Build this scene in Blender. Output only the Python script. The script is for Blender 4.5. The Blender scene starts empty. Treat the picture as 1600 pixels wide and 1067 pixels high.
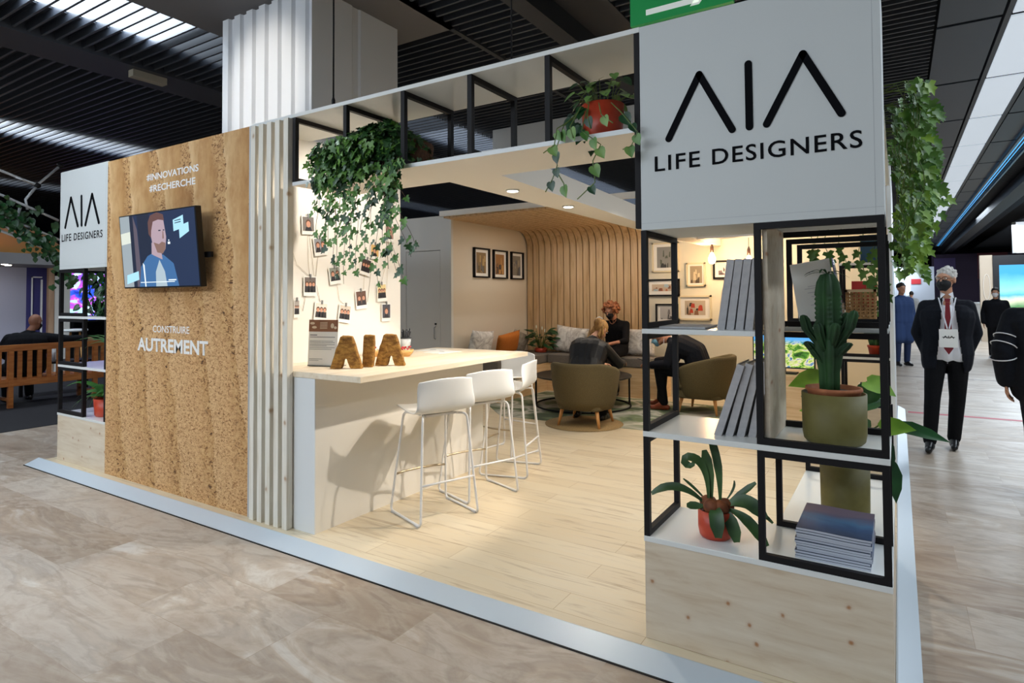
import bpy, bmesh, math, random
from mathutils import Vector, Matrix, noise
V = Vector
PI = math.pi
R = random.Random(11)
sc = bpy.context.scene
COL = sc.collection
FZ = -0.04          # hall floor level; booth platform is z = 0

# ------------------------------------------------------------------ camera
cam_d = bpy.data.cameras.new('camera'); cam = bpy.data.objects.new('camera', cam_d); COL.objects.link(cam)
cam_d.sensor_fit = 'HORIZONTAL'; cam_d.sensor_width = 36.0
cam_d.lens = 954.73 / 1600 * 36.0
cam_d.shift_y = -93.946 / 1600
cam_d.clip_start = 0.05; cam_d.clip_end = 200
cam.matrix_world = Matrix.Translation((.9629, -2.6119, 1.494)) @ Matrix.Rotation(.5627, 4, 'Z') @ Matrix.Rotation(1.5973, 4, 'X') @ Matrix.Rotation(-.0057, 4, 'Z')
sc.camera = cam
# ------------------------------------------------------------------ exposure and world
vs = sc.view_settings
vs.view_transform = 'Standard'; vs.look = 'None'; vs.gamma = 1.0; vs.exposure = 0.25; vs.use_curve_mapping = False
w = bpy.data.worlds.new('world'); sc.world = w; w.use_nodes = True
w.node_tree.nodes['Background'].inputs[0].default_value = (.62, .74, .9, 1)
w.node_tree.nodes['Background'].inputs[1].default_value = .22
cy = sc.cycles
cy.max_bounces = 6; cy.diffuse_bounces = 4; cy.glossy_bounces = 3; cy.transmission_bounces = 4
cy.caustics_reflective = False; cy.caustics_refractive = False
cy.sample_clamp_indirect = 4.0
# ------------------------------------------------------------------ lights of the hall
COOL = (.80, .90, 1.0); WARM = (1.0, .80, .56); WARM2 = (1.0, .91, .79)
def area(name, loc, sx, sy, power, col, target=None):
    d = bpy.data.lights.new(name, 'AREA'); d.shape = 'RECTANGLE'; d.size = sx; d.size_y = sy
    d.energy = power; d.color = col
    o = bpy.data.objects.new(name, d); COL.objects.link(o); o.location = loc
    if target is not None:
        o.rotation_euler = (V(target) - V(loc)).to_track_quat('-Z', 'Y').to_euler()
    return o
def spot(name, loc, target, power, col, size=70, blend=.35, rad=.03):
    d = bpy.data.lights.new(name, 'SPOT'); d.energy = power; d.color = col
    d.spot_size = math.radians(size); d.spot_blend = blend; d.shadow_soft_size = rad
    o = bpy.data.objects.new(name, d); COL.objects.link(o); o.location = loc
    o.rotation_euler = (V(target) - V(loc)).to_track_quat('-Z', 'Y').to_euler()
    return o
# tubes above the louvres (their visible diffusers are built with the ceiling)
area('tube_light', (-4.88, -3.2, 4.082), .8, 7.5, 300, COOL)
area('tube_light', (-4.88, 9.0, 4.082), .8, 9, 150, COOL)
area('tube_light', (-10.2, 2.0, 4.082), .75, 14, 260, COOL)
area('tube_light', (2.05, 4.0, 3.975), .36, 15, 26, COOL)
area('tube_light', (2.05, 24.0, 3.975), .36, 24, 40, COOL)
area('aisle_fill', (4.2, 6.0, 3.9), .6, 14, 420, COOL)  # added fill along the right aisle, no fixture built for it
area('aisle_fill', (4.2, 24.0, 3.9), .6, 16, 330, COOL)
area('aisle_fill', (-4.5, -6.5, 3.9), 8, .8, 300, COOL, (-3.4, -1, .9))  # unseen fill behind the camera, tilted to brighten the booth front
area('aisle_fill', (-3.0, -3.4, 3.9), 6, .5, 55, COOL)  # weaker added fill in front of the booth
# warm spotlights of the booth
SPOTS = [((.30, 1.90, 2.64), (-2.3, .55, .5), 190, 43), ((.45, 3.3, 2.64), (-2.2, 2.0, .9), 130, 38), ((.30, 2.3, 2.64), (-.9, 1.6, 0), 62, 95)]  # last entry is an added fill for the floor
for l, t, p, s in SPOTS: spot('booth_spot', l, t, p, WARM2, s, .35, .03)
for l in ((-1.27, .943, 2.222), (-1.289, 1.824, 2.222), (-1.30, 3.1, 2.222), (-1.30, 4.6, 2.222)):  # last two are added to light the lounge, without visible downlights
    spot('downlight_beam', l, (l[0], l[1], 0), 44, WARM2, 130, .8, .03)
spot('wall_washer', (-1.75, .62, 2.66), (-2.8, .8, 1.5), 66, WARM2, 110, .6, .04)  # added wash without a fixture, brightens the photo wall
spot('column_spot', (-3.0, -3.6, 3.85), (-3.50, .59, 3.25), 420, WARM2, 19, .8, .05)  # unseen spot put in for the warm patch on the column
area('lounge_fill', (-2.9, 5.2, 2.585), 1.6, 1.0, 17, WARM2)  # soft fill added below the ceiling slats, no lamp there
area('lounge_fill', (-.5, 5.85, 2.66), 1.6, .3, 10, WARM2)  # added wash for the back wall, hidden behind the header

# ------------------------------------------------------------------ helpers
def lin(h):
    if isinstance(h, str):
        h = h.lstrip('#'); c = [int(h[i:i+2], 16) / 255 for i in (0, 2, 4)]
    else: c = list(h)
    return [x / 12.92 if x <= .04045 else ((x + .055) / 1.055) ** 2.4 for x in c]
def rgba(h): return (*lin(h), 1)
MATS = {}
def M(name, col, rough=.5, metal=0, es=0, spec=.5, alpha=1, trans=0, ecol=None, coat=0):
    if name in MATS: return MATS[name]
    m = bpy.data.materials.new(name); m.use_nodes = True
    b = m.node_tree.nodes['Principled BSDF']
    b.inputs['Base Color'].default_value = rgba(col); b.inputs['Roughness'].default_value = rough
    b.inputs['Metallic'].default_value = metal; b.inputs['Specular IOR Level'].default_value = spec
    b.inputs['Transmission Weight'].default_value = trans; b.inputs['Alpha'].default_value = alpha
    b.inputs['Coat Weight'].default_value = coat
    if es:
        b.inputs['Emission Color'].default_value = rgba(ecol or col); b.inputs['Emission Strength'].default_value = es
    MATS[name] = m; return m
class NT:
    def __init__(s, m):
        s.t = m.node_tree; s.b = s.t.nodes['Principled BSDF']
    def n(s, typ, **kw):
        nd = s.t.nodes.new(typ)
        for k, v in kw.items():
            if k.startswith('i_'):
                key = k[2:]; key = int(key) if key.isdigit() else key.replace('_', ' ')
                nd.inputs[key].default_value = v
            else: setattr(nd, k, v)
        return nd
    def l(s, a, ao, b, bi): s.t.links.new(a.outputs[ao], b.inputs[bi])
    def coords(s, scale=(1, 1, 1), rot=(0, 0, 0), loc=(0, 0, 0), world=True):
        if world: g = s.n('ShaderNodeNewGeometry'); o = 'Position'
        else: g = s.n('ShaderNodeTexCoord'); o = 'Object'
        mp = s.n('ShaderNodeMapping'); mp.inputs['Scale'].default_value = scale
        mp.inputs['Rotation'].default_value = rot; mp.inputs['Location'].default_value = loc
        s.l(g, o, mp, 'Vector'); return mp
    def noise(s, vec, scale, detail=4, rough=.5, dist=0):
        n = s.n('ShaderNodeTexNoise'); n.inputs['Scale'].default_value = scale; n.inputs['Detail'].default_value = detail
        n.inputs['Roughness'].default_value = rough; n.inputs['Distortion'].default_value = dist
        s.l(vec, 0, n, 'Vector'); return n
    def ramp(s, src, so, stops):
        r = s.n('ShaderNodeValToRGB'); e = r.color_ramp.elements
        while len(e) > 1: e.remove(e[-1])
        e[0].position = stops[0][0]; e[0].color = rgba(stops[0][1])
        for p, c in stops[1:]:
            x = e.new(p); x.color = rgba(c)
        s.l(src, so, r, 'Fac'); return r
    def mix(s, fac, a, b, typ='MIX'):
        m = s.n('ShaderNodeMix', data_type='RGBA', blend_type=typ)
        for v, k in ((fac, 0), (a, 6), (b, 7)):
            if isinstance(v, tuple) and not isinstance(v[0], (int, float)): s.t.links.new(v[0].outputs[v[1]], m.inputs[k])
            elif isinstance(v, str): m.inputs[k].default_value = rgba(v)
            else: m.inputs[k].default_value = v
        return m
    def bump(s, src, so, strength=.3, dist=.01):
        b = s.n('ShaderNodeBump'); b.inputs['Strength'].default_value = strength; b.inputs['Distance'].default_value = dist
        s.l(src, so, b, 'Height'); s.l(b, 0, s.b, 'Normal')
    def col(s, node, out): s.l(node, out, s.b, 'Base Color')
def noisy(name, c1, c2, scale=30, rough=.6, bump=0, stretch=(1, 1, 1), world=False, detail=4, lo=.35, hi=.65, **kw):
    if name in MATS: return MATS[name]
    m = M(name, c1, rough, **kw); t = NT(m); v = t.coords(stretch, world=world)
    n = t.noise(v, scale, detail); r = t.ramp(n, 'Fac', [(lo, c1), (hi, c2)]); t.col(r, 0)
    if bump: t.bump(n, 'Fac', bump, .004)
    return m
def wood(name, c1, c2, c3, stretch=(1, 12, 12), scale=2.2, rough=.5, knots=None, world=True, dens=2.2, knotst=None):
    m = M(name, c1, rough); t = NT(m); v = t.coords(stretch, world=world)
    n = t.noise(v, scale, 6, .6, .4); r = t.ramp(n, 'Fac', [(.28, c3), (.45, c1), (.7, c2)])
    out = (r, 0)
    if knots:
        v2 = t.coords(knotst or (1, 1, 1.5), world=world); sp = t.n('ShaderNodeSeparateXYZ'); t.l(v2, 0, sp, 0)
        ad = t.n('ShaderNodeMath', operation='MULTIPLY_ADD'); ad.inputs[1].default_value = .37; t.l(sp, 'Y', ad, 0); t.l(sp, 'X', ad, 2)
        cb = t.n('ShaderNodeCombineXYZ'); t.l(ad, 0, cb, 0); t.l(sp, 'Z', cb, 1)
        vo = t.n('ShaderNodeTexVoronoi', voronoi_dimensions='2D'); vo.inputs['Scale'].default_value = dens; vo.inputs['Randomness'].default_value = 1
        t.l(cb, 0, vo, 'Vector')
        nv = t.noise(v2, 40, 2); da = t.n('ShaderNodeMath', operation='MULTIPLY_ADD'); da.inputs[1].default_value = .05; t.l(nv, 'Fac', da, 0); t.l(vo, 'Distance', da, 2)
        kr = t.ramp(da, 0, [(.04, '#ffffff'), (.055, '#d8d8d8'), (.075, '#707070'), (.12, '#000000')])
        mx = t.mix((kr, 0), out, knots); out = (mx, 2)
    t.t.links.new(out[0].outputs[out[1]], t.b.inputs['Base Color'])
    return m

WHITE = M('white_laminate', '#e2e5e5', .38)
WHITE2 = M('white_gloss_shelf', '#e9ebe8', .22)
CREAM = M('cream_painted_panel', '#f6f0e6', .55)
BLACK = M('black_powder_coated_steel', '#161416', .6, spec=.25)
DARKTXT = M('black_vinyl_lettering', '#0d0e12', .85, spec=.1)
WHITETXT = M('white_vinyl_lettering', '#f4f2ee', .5)
PLY = wood('spruce_plywood', '#dccbb2', '#e6d8c2', '#cdb698', (1.2, 9, 9), 2.4, .5, knots='#b07c52', dens=4.6, knotst=(1, 1, 1))
PLYEDGE = wood('pale_wood_edge', '#e2cdb0', '#ecdcc6', '#cfb594', (1, 1, 30), 4, .5)
SLATW = wood('white_washed_batten', '#e4ded0', '#efeade', '#d0c4ae', (14, 14, 1), 2.2, .5, knots='#b59a7c', dens=3.2, knotst=(1, 1, .8))
OAK = wood('oak_slat', '#c9a87e', '#dcbd94', '#a98558', (9, 9, .7), 2.0, .5)
OAKC = wood('oak_ceiling_slat', '#c9a87e', '#dcbd94', '#a98558', (9, .7, 9), 2.0, .5)
BENCHW = wood('bench_plywood', '#e0be90', '#ecd0a6', '#cfa878', (1, 1, 14), 2.0, .5)
TEAK = wood('orange_teak', '#a9622c', '#c07a3c', '#8a4a1e', (9, 1, 9), 2.5, .45)
LEGW = wood('beech_leg', '#c98f52', '#dba868', '#b07a42', (20, 20, 2), 3, .45, world=False)
def wood_floor():
    m = M('oak_plank_floor', '#d8bd92', .36); t = NT(m)
    v = t.coords((1, 1, 1))
    br = t.n('ShaderNodeTexBrick', offset=.37); br.inputs['Scale'].default_value = 1
    br.inputs['Brick Width'].default_value = 1.25; br.inputs['Row Height'].default_value = .19
    br.inputs['Mortar Size'].default_value = .0016; br.inputs['Mortar Smooth'].default_value = 0
    br.inputs['Color1'].default_value = rgba('#ddcfb4'); br.inputs['Color2'].default_value = rgba('#d3c2a4'); br.inputs['Mortar'].default_value = rgba('#b49c78')
    t.l(v, 0, br, 'Vector')
    v2 = t.coords((1.1, 13, 1)); n = t.noise(v2, 1.7, 7, .62, .8)
    r = t.ramp(n, 'Fac', [(.30, '#bfa88a'), (.46, '#ffffff'), (.8, '#fff8ea')])
    mx = t.mix(.65, (br, 0), (r, 0), 'MULTIPLY'); t.col(mx, 2)
    return m
FLOORW = wood_floor()
def travertine():
    m = M('travertine_tile', '#b8a893', .3); t = NT(m)
    v = t.coords((1, 1, 1), loc=(.1, .13, 0))
    br = t.n('ShaderNodeTexBrick', offset=.5); br.inputs['Scale'].default_value = 1
    br.inputs['Brick Width'].default_value = .88; br.inputs['Row Height'].default_value = .43
    br.inputs['Mortar Size'].default_value = .0015; br.inputs['Bias'].default_value = -.1
    br.inputs['Color1'].default_value = rgba('#9a8a7a'); br.inputs['Color2'].default_value = rgba('#cec8be'); br.inputs['Mortar'].default_value = rgba('#9b8b78')
    t.l(v, 0, br, 'Vector')
    # per-tile jump of the vein pattern
    add = t.n('ShaderNodeVectorMath', operation='MULTIPLY_ADD'); add.inputs[1].default_value = (7, 7, 7)
    t.l(br, 0, add, 0); v2 = t.coords((.75, 2.0, 1)); t.l(v2, 0, add, 2)
    n = t.noise(add, 1.25, 8, .6, 1.1)
    r = t.ramp(n, 'Fac', [(.28, '#8a7868'), (.40, '#a6927e'), (.47, '#b6a796'), (.515, '#978472'), (.58, '#b09c86'), (.64, '#cbc2b6'), (.72, '#cdc7be'), (.8, '#a89682')])
    mx = t.mix(.62, (br, 0), (r, 0)); 
    n2 = t.noise(t.coords((1.6, 3.6, 1)), 4, 5, .6, .8); r2 = t.ramp(n2, 'Fac', [(.35, '#e6dfd8'), (.55, '#ffffff')])
    m2 = t.mix(.7, (mx, 2), (r2, 0), 'MULTIPLY'); t.col(m2, 2)
    rr = t.ramp(n, 'Fac', [(.3, (.60,)*3), (.7, (.72,)*3)]); t.l(rr, 0, t.b, 'Roughness')
    return m
TRAV = travertine()
def earth():
    """printed photograph of a rammed earth face: smooth leaning folds with pitted edges above, gravelly below"""
    m = M('rammed_earth_print', '#c29a62', .75); t = NT(m)
    def math_(op, a, b=None, c=None):
        n = t.n('ShaderNodeMath', operation=op)
        for i, q in enumerate((a, b, c)):
            if q is None: continue
            if isinstance(q, tuple): t.t.links.new(q[0].outputs[q[1]], n.inputs[i])
            else: n.inputs[i].default_value = q
        return (n, 0)
    sx = t.n('ShaderNodeSeparateXYZ'); t.l(t.coords((1, 1, 1)), 0, sx, 0)
    wn = t.noise(t.coords((1.2, 1, .8)), 1.6, 4, .55)
    xx = math_('MULTIPLY_ADD', (sx, 'X'), 2.35, math_('MULTIPLY_ADD', (sx, 'Z'), .34, math_('MULTIPLY', (wn, 'Fac'), 1.05)))
    u = math_('FRACT', xx)
    base = t.ramp(u[0], 0, [(0, '#e2c08e'), (.12, '#d6ae7a'), (.55, '#c99e66'), (.85, '#b4864e'), (.97, '#9c7040'), (1, '#e2c08e')])
    soft = t.ramp(t.noise(t.coords((2, 1, 1)), 5, 5, .65), 'Fac', [(.32, '#d8c2a0'), (.6, '#ffffff')])
    b2 = t.mix(.8, (base, 0), (soft, 0), 'MULTIPLY')
    g = t.noise(t.coords((1, 1, 1.7)), 36, 5, .66, 1.3)
    grain = t.ramp(g, 'Fac', [(.34, '#6e4826'), (.42, '#ac7e4c'), (.47, '#cfa372'), (.58, '#dcb480'), (.74, '#eccf9e')])
    g2 = t.noise(t.coords((1, 1, 1.5), loc=(3, 0, 1)), 22, 5, .66, 1.5)
    coarse = t.ramp(g2, 'Fac', [(.36, '#52351c'), (.42, '#9c7040'), (.47, '#cca06a'), (.62, '#e0bd88')])
    zr = t.n('ShaderNodeMapRange'); zr.inputs[1].default_value = 2.3; zr.inputs[2].default_value = .7; t.l(sx, 'Z', zr, 0)
    low = math_('MULTIPLY_ADD', (zr, 0), 1.1, math_('MULTIPLY', (t.noise(t.coords((1.4, 1, .7)), 2.4, 3), 'Fac'), .9))
    gm = t.ramp(low[0], 0, [(.80, '#000000'), (1.0, '#ffffff')])
    edge = math_('MULTIPLY_ADD', u, .75, math_('MULTIPLY', (t.noise(t.coords((1.2, 1, 1), loc=(5, 0, 2)), 2.2, 3), 'Fac'), .75))
    em = t.ramp(edge[0], 0, [(.84, '#000000'), (.98, '#ffffff')])
    c1 = t.mix((gm, 0), (b2, 2), (grain, 0)); c2 = t.mix((em, 0), (c1, 2), (coarse, 0))
    shade = t.ramp(u[0], 0, [(0, '#ffffff'), (.6, '#f4e8d6'), (.95, '#d8c0a0'), (1, '#ffffff')])
    c3 = t.mix(.55, (c2, 2), (shade, 0), 'MULTIPLY'); t.col(c3, 2)
    return m
EARTH = earth()
def earth_solid():
    m = M('rammed_earth_letter', '#8a5f26', .9); t = NT(m); v = t.coords((1, 1, 1.8), world=False)
    n = t.noise(v, 24, 6, .7); r = t.ramp(n, 'Fac', [(.33, '#5c3a14'), (.5, '#94692c'), (.68, '#b88c46')]); t.col(r, 0); t.bump(n, 'Fac', .8, .01); return m
EARTHS = earth_solid()
def knit_marble():
    m = M('marbled_cushion_fabric', '#d8d6d2', .8); t = NT(m); v = t.coords((1, 1, 1))
    n = t.noise(v, 7, 6, .65, 1.5); r = t.ramp(n, 'Fac', [(.34, '#a19d99'), (.47, '#cfccc8'), (.62, '#eceae6')]); t.col(r, 0); return m
MARB = knit_marble()
def camo():
    m = M('green_camouflage_rug', '#7b8468', .95); t = NT(m); v = t.coords((1, 1.4, 1))
    n = t.noise(v, 1.7, 3, .5, .6); r = t.ramp(n, 'Fac', [(.38, '#4a5540'), (.46, '#6e7a58'), (.5, '#8f9180'), (.58, '#bdb8a8'), (.64, '#77806a')])
    r.color_ramp.interpolation = 'EASE'; t.col(r, 0); return m
RUG = camo()
BROWNRUG = noisy('brown_round_rug', '#8a7048', '#9c8258', 60, .95, .2)
OLIVE = noisy('olive_felt', '#564b30', '#625638', 120, .9, .25)
GREYCUSH = noisy('grey_upholstery', '#6e6862', '#7c766f', 120, .9, .2)
ORANGEF = noisy('orange_fabric', '#b3641c', '#c27428', 90, .85, .15)
SHELL = M('white_plastic_shell', '#eeeeec', .35)
WIREW = M('white_lacquered_steel', '#eceae8', .3)
POTRED = noisy('orange_red_glazed_pot', '#b83e26', '#c4482c', 18, .4)
POTOLIVE = noisy('olive_pot', '#6a622f', '#716936', 20, .6)
TERRA = noisy('terracotta', '#9a5a38', '#b06e48', 30, .8)
SOIL = noisy('dark_soil', '#2a1d14', '#4a3626', 60, .95, .5)
def leafm(name, a, b, rough=.42):
    m = noisy(name, a, b, 9, rough, world=True, detail=2); return m
IVY = leafm('ivy_leaf', '#3a6826', '#6f9a44'); IVYD = leafm('dark_ivy_leaf', '#1c3a1a', '#31582a')
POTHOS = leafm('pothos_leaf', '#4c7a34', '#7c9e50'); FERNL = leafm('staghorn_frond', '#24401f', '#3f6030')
CACT = leafm('cactus_skin', '#1b3a1d', '#2b5428', .7); LIME = leafm('bright_vine_leaf', '#4d7f24', '#8fb53e'); STEM = leafm('green_stem', '#50682e', '#6c7f40')
BROWNST = M('brown_twig', '#5a4630', .8)
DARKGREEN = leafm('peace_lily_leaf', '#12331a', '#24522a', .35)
GREYFILE = noisy('grey_box_file', '#aeacae', '#bab8b8', 40, .6)
GREYFILEE = M('grey_file_edge', '#cac8c8', .5)
PAPER = M('paper', '#f2f0ea', .6)
SKIN = noisy('skin', '#c08a6c', '#cc987a', 25, .5); SKIN2 = noisy('warm_skin', '#b97e62', '#c48a6c', 25, .5)
JACKETB = noisy('black_jacket_cloth', '#0e0f14', '#14151b', 60, .85, spec=.2)
LEATHER = noisy('black_leather', '#0b0c0f', '#121317', 40, .5, .2, spec=.35)
NAVY = noisy('navy_suit_cloth', '#0f1119', '#14171f', 60, .85, spec=.2)
TROUS = noisy('black_trouser_cloth', '#09090c', '#0e0e12', 60, .85, spec=.2)
SHIRT = M('white_shirt_cloth', '#e8e8ec', .7); TIE = M('dark_red_tie', '#7c1420', .55)
MASKB = M('black_mask_cloth', '#101014', .8); MASKBL = M('light_blue_mask', '#7fb2cc', .8)
SHOEB = M('black_shoe_leather', '#121214', .3); SHOEBR = M('brown_shoe_leather', '#7a3418', .3)
HAIRG = noisy('grey_hair', '#a9a49e', '#d4d0ca', 60, .7, .5, stretch=(1, 1, .3)); HAIRR = noisy('auburn_curls', '#7c4426', '#b8744a', 40, .7, .4)
HAIRB = noisy('blond_hair', '#8e6234', '#bd9150', 50, .6, .5, stretch=(1, 1, .25)); HAIRD = noisy('short_dark_hair', '#1c1612', '#2a221c', 60, .7)
EYEW = M('eye_white', '#e8e4dc', .2); EYED = M('iris_dark', '#1e140e', .2)

def setp(o, label=None, cat=None, group=None, kind=None):
    if label: o['label'] = label
    if cat: o['category'] = cat
    if group: o['group'] = group
    if kind: o['kind'] = kind
    return o
def thing(name, label, cat, loc=(0, 0, 0), rz=0, group=None):
    o = bpy.data.objects.new(name, None); COL.objects.link(o); o.location = loc; o.rotation_euler = (0, 0, rz)
    o.empty_display_size = .1
    return setp(o, label, cat, group)
def link_mesh(name, me, parent=None, local=False, loc=None):
    o = bpy.data.objects.new(name, me); COL.objects.link(o)
    if parent is not None:
        o.parent = parent
        if not local:
            p = V((0, 0, 0)); q = parent
            while q is not None: p += V(q.location); q = q.parent
            me.transform(Matrix.Translation(-p))
    return o
def dup(root, loc=None, rz=None, label=None, group=None):
    r = root.copy(); COL.objects.link(r)
    if loc is not None: r.location = loc
    if rz is not None: r.rotation_euler = (0, 0, rz)
    if label: r['label'] = label
    if group: r['group'] = group
    for ch in list(root.children):
        c = ch.copy(); COL.objects.link(c); c.parent = r; c.matrix_parent_inverse = ch.matrix_parent_inverse.copy()
        for g in list(ch.children):
            d = g.copy(); COL.objects.link(d); d.parent = c
    return r
class MB:
    """collects geometry; build() links it as ONE mesh"""
    def __init__(s): s.v = []; s.f = []; s.m = []; s.sm = []; s.mi = 0; s.smooth = False
    def add(s, vs, fs):
        b = len(s.v); s.v += [tuple(x) for x in vs]
        for f in fs: s.f.append([b + i for i in f]); s.m.append(s.mi); s.sm.append(s.smooth)
        return s
    def box(s, x0, y0, z0, x1, y1, z1):
        if x0 > x1: x0, x1 = x1, x0
        if y0 > y1: y0, y1 = y1, y0
        if z0 > z1: z0, z1 = z1, z0
        return s.add([(x0,y0,z0),(x1,y0,z0),(x1,y1,z0),(x0,y1,z0),(x0,y0,z1),(x1,y0,z1),(x1,y1,z1),(x0,y1,z1)],
              [(3,2,1,0),(4,5,6,7),(0,1,5,4),(1,2,6,5),(2,3,7,6),(3,0,4,7)])
    def obox(s, c, size, mat):
        hx, hy, hz = [x / 2 for x in size]; c = V(c)
        vs = [c + mat @ V((sx*hx, sy*hy, sz*hz)) for sz in (-1, 1) for sx, sy in ((-1,-1),(1,-1),(1,1),(-1,1))]
        return s.add(vs, [(3,2,1,0),(4,5,6,7),(0,1,5,4),(1,2,6,5),(2,3,7,6),(3,0,4,7)])
    def bar(s, a, b, wd, dp, up=(0, 0, 1)):
        a = V(a); b = V(b); x = (b - a).normalized(); u = V(up)
        if abs(x.dot(u)) > .95: u = V((0, 1, 0))
        y = u.cross(x).normalized(); z = x.cross(y)
        return s.obox((a + b) / 2, ((b - a).length, wd, dp), Matrix((x, y, z)).transposed())
    def quad(s, a, b, c, d): return s.add([a, b, c, d], [(0, 1, 2, 3)])
    def poly(s, pts): return s.add(pts, [tuple(range(len(pts)))])
    def prism(s, pts, ext):
        n = len(pts); e = V(ext); p = [V(q) for q in pts]
        fs = [tuple(range(n - 1, -1, -1)), tuple(range(n, 2 * n))] + [(i, (i + 1) % n, n + (i + 1) % n, n + i) for i in range(n)]
        return s.add(p + [q + e for q in p], fs)
    def tube(s, pts, r, n=8, caps=True, closed=False):
        P = [V(p) for p in pts]; k = len(P); rs = r if isinstance(r, (list, tuple)) else [r] * k
        rings = []; up = None
        for i in range(k):
            if closed: t = (P[(i + 1) % k] - P[i - 1])
            else: t = P[min(i + 1, k - 1)] - P[max(i - 1, 0)]
            t.normalize()
            if up is None: up = V((0, 0, 1)) if abs(t.z) < .9 else V((1, 0, 0))
            a = t.cross(up)
            if a.length < 1e-4: a = t.orthogonal()
            a.normalize(); b = a.cross(t); up = b
            rings.append([P[i] + (a * math.cos(2*PI*j/n) + b * math.sin(2*PI*j/n)) * rs[i] for j in range(n)])
        fs = []
        for i in range(k if closed else k - 1):
            i2 = (i + 1) % k
            for j in range(n): fs.append((i*n+j, i*n+(j+1)%n, i2*n+(j+1)%n, i2*n+j))
        if caps and not closed: fs += [tuple(range(n)), tuple((k-1)*n + j for j in range(n-1, -1, -1))]
        o = s.smooth; s.smooth = True; s.add([q for r_ in rings for q in r_], fs); s.smooth = o; return s
    def lathe(s, prof, c=(0, 0, 0), n=24, rf=None):
        """prof: (radius, z)"""
        c = V(c); vs = []; k = len(prof)
        for r, z in prof:
            for j in range(n):
                a = 2*PI*j/n; q = r * (rf(a, z) if rf else 1); vs.append(c + V((q*math.cos(a), q*math.sin(a), z)))
        fs = [(i*n+j, i*n+(j+1)%n, (i+1)*n+(j+1)%n, (i+1)*n+j) for i in range(k-1) for j in range(n)]
        fs += [tuple(range(n-1, -1, -1)), tuple((k-1)*n+j for j in range(n))]
        o = s.smooth; s.smooth = True; s.add(vs, fs); s.smooth = o; return s
    def ell(s, c, r, rot=None, n=14, m=9):
        c = V(c); r = (r, r, r) if isinstance(r, (int, float)) else r; vs = []; fs = []
        rot = rot or Matrix.Identity(3)
        for i in range(1, m):
            th = PI*i/m
            for j in range(n):
                a = 2*PI*j/n; vs.append(c + rot @ V((r[0]*math.sin(th)*math.cos(a), r[1]*math.sin(th)*math.sin(a), r[2]*math.cos(th))))
        vs += [c + rot @ V((0, 0, r[2])), c + rot @ V((0, 0, -r[2]))]; T = (m-1)*n; B = T+1
        for i in range(m-2):
            for j in range(n): fs.append((i*n+j, (i+1)*n+j, (i+1)*n+(j+1)%n, i*n+(j+1)%n))
        for j in range(n): fs.append((T, j, (j+1)%n)); fs.append((B, (m-2)*n+(j+1)%n, (m-2)*n+j))
        o = s.smooth; s.smooth = True; s.add(vs, fs); s.smooth = o; return s
    def cap(s, a, ra, b, rb, n=10):
        """capsule with round ends"""
        a = V(a); b = V(b); d = (b - a); L = d.length
        if L < 1e-5: return s.ell(a, ra)
        d.normalize(); pts = []; rs = []
        for t in (-.98, -.8, -.45): pts.append(a + d*ra*t); rs.append(ra*math.sqrt(1-t*t))
        pts.append(a); rs.append(ra); pts.append(b); rs.append(rb)
        for t in (.45, .8, .98): pts.append(b + d*rb*t); rs.append(rb*math.sqrt(1-t*t))
        return s.tube(pts, rs, n)
    def mesh(s, name, mats):
        me = bpy.data.meshes.new(name); me.from_pydata(s.v, [], s.f)
        for m in (mats if isinstance(mats, (list, tuple)) else [mats]): me.materials.append(m)
        me.polygons.foreach_set('material_index', s.m); me.polygons.foreach_set('use_smooth', s.sm)
        me.update(); return me
    def build(s, name, mats, parent=None, local=False, bev=0, fixn=True):
        me = s.mesh(name, mats)
        if fixn:
            bm = bmesh.new(); bm.from_mesh(me); bmesh.ops.recalc_face_normals(bm, faces=bm.faces); bm.to_mesh(me); bm.free()
        o = link_mesh(name, me, parent, local)
        if bev:
            md = o.modifiers.new('bevel', 'BEVEL'); md.width = bev; md.segments = 2; md.limit_method = 'ANGLE'
        return o
def structure(o): o['kind'] = 'structure'; return o
def fuse(mb, voxel, it=4, fac=.5):
    me = mb.mesh('tmp', [WHITE]); bm = bmesh.new(); bm.from_mesh(me); bmesh.ops.recalc_face_normals(bm, faces=bm.faces); bm.to_mesh(me); bm.free()
    o = bpy.data.objects.new('tmp', me); COL.objects.link(o)
    r = o.modifiers.new('r', 'REMESH'); r.mode = 'VOXEL'; r.voxel_size = voxel; r.use_smooth_shade = True
    if it:
        q = o.modifiers.new('s', 'SMOOTH'); q.iterations = it; q.factor = fac
    dg = bpy.context.evaluated_depsgraph_get(); out = bpy.data.meshes.new_from_object(o.evaluated_get(dg))
    bpy.data.objects.remove(o); bpy.data.meshes.remove(me)
    for p in out.polygons: p.use_smooth = True
    return out
def put(me, name, mat, parent):
    me.materials.clear(); me.materials.append(mat); me.name = name
    return link_mesh(name, me, parent)
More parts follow.
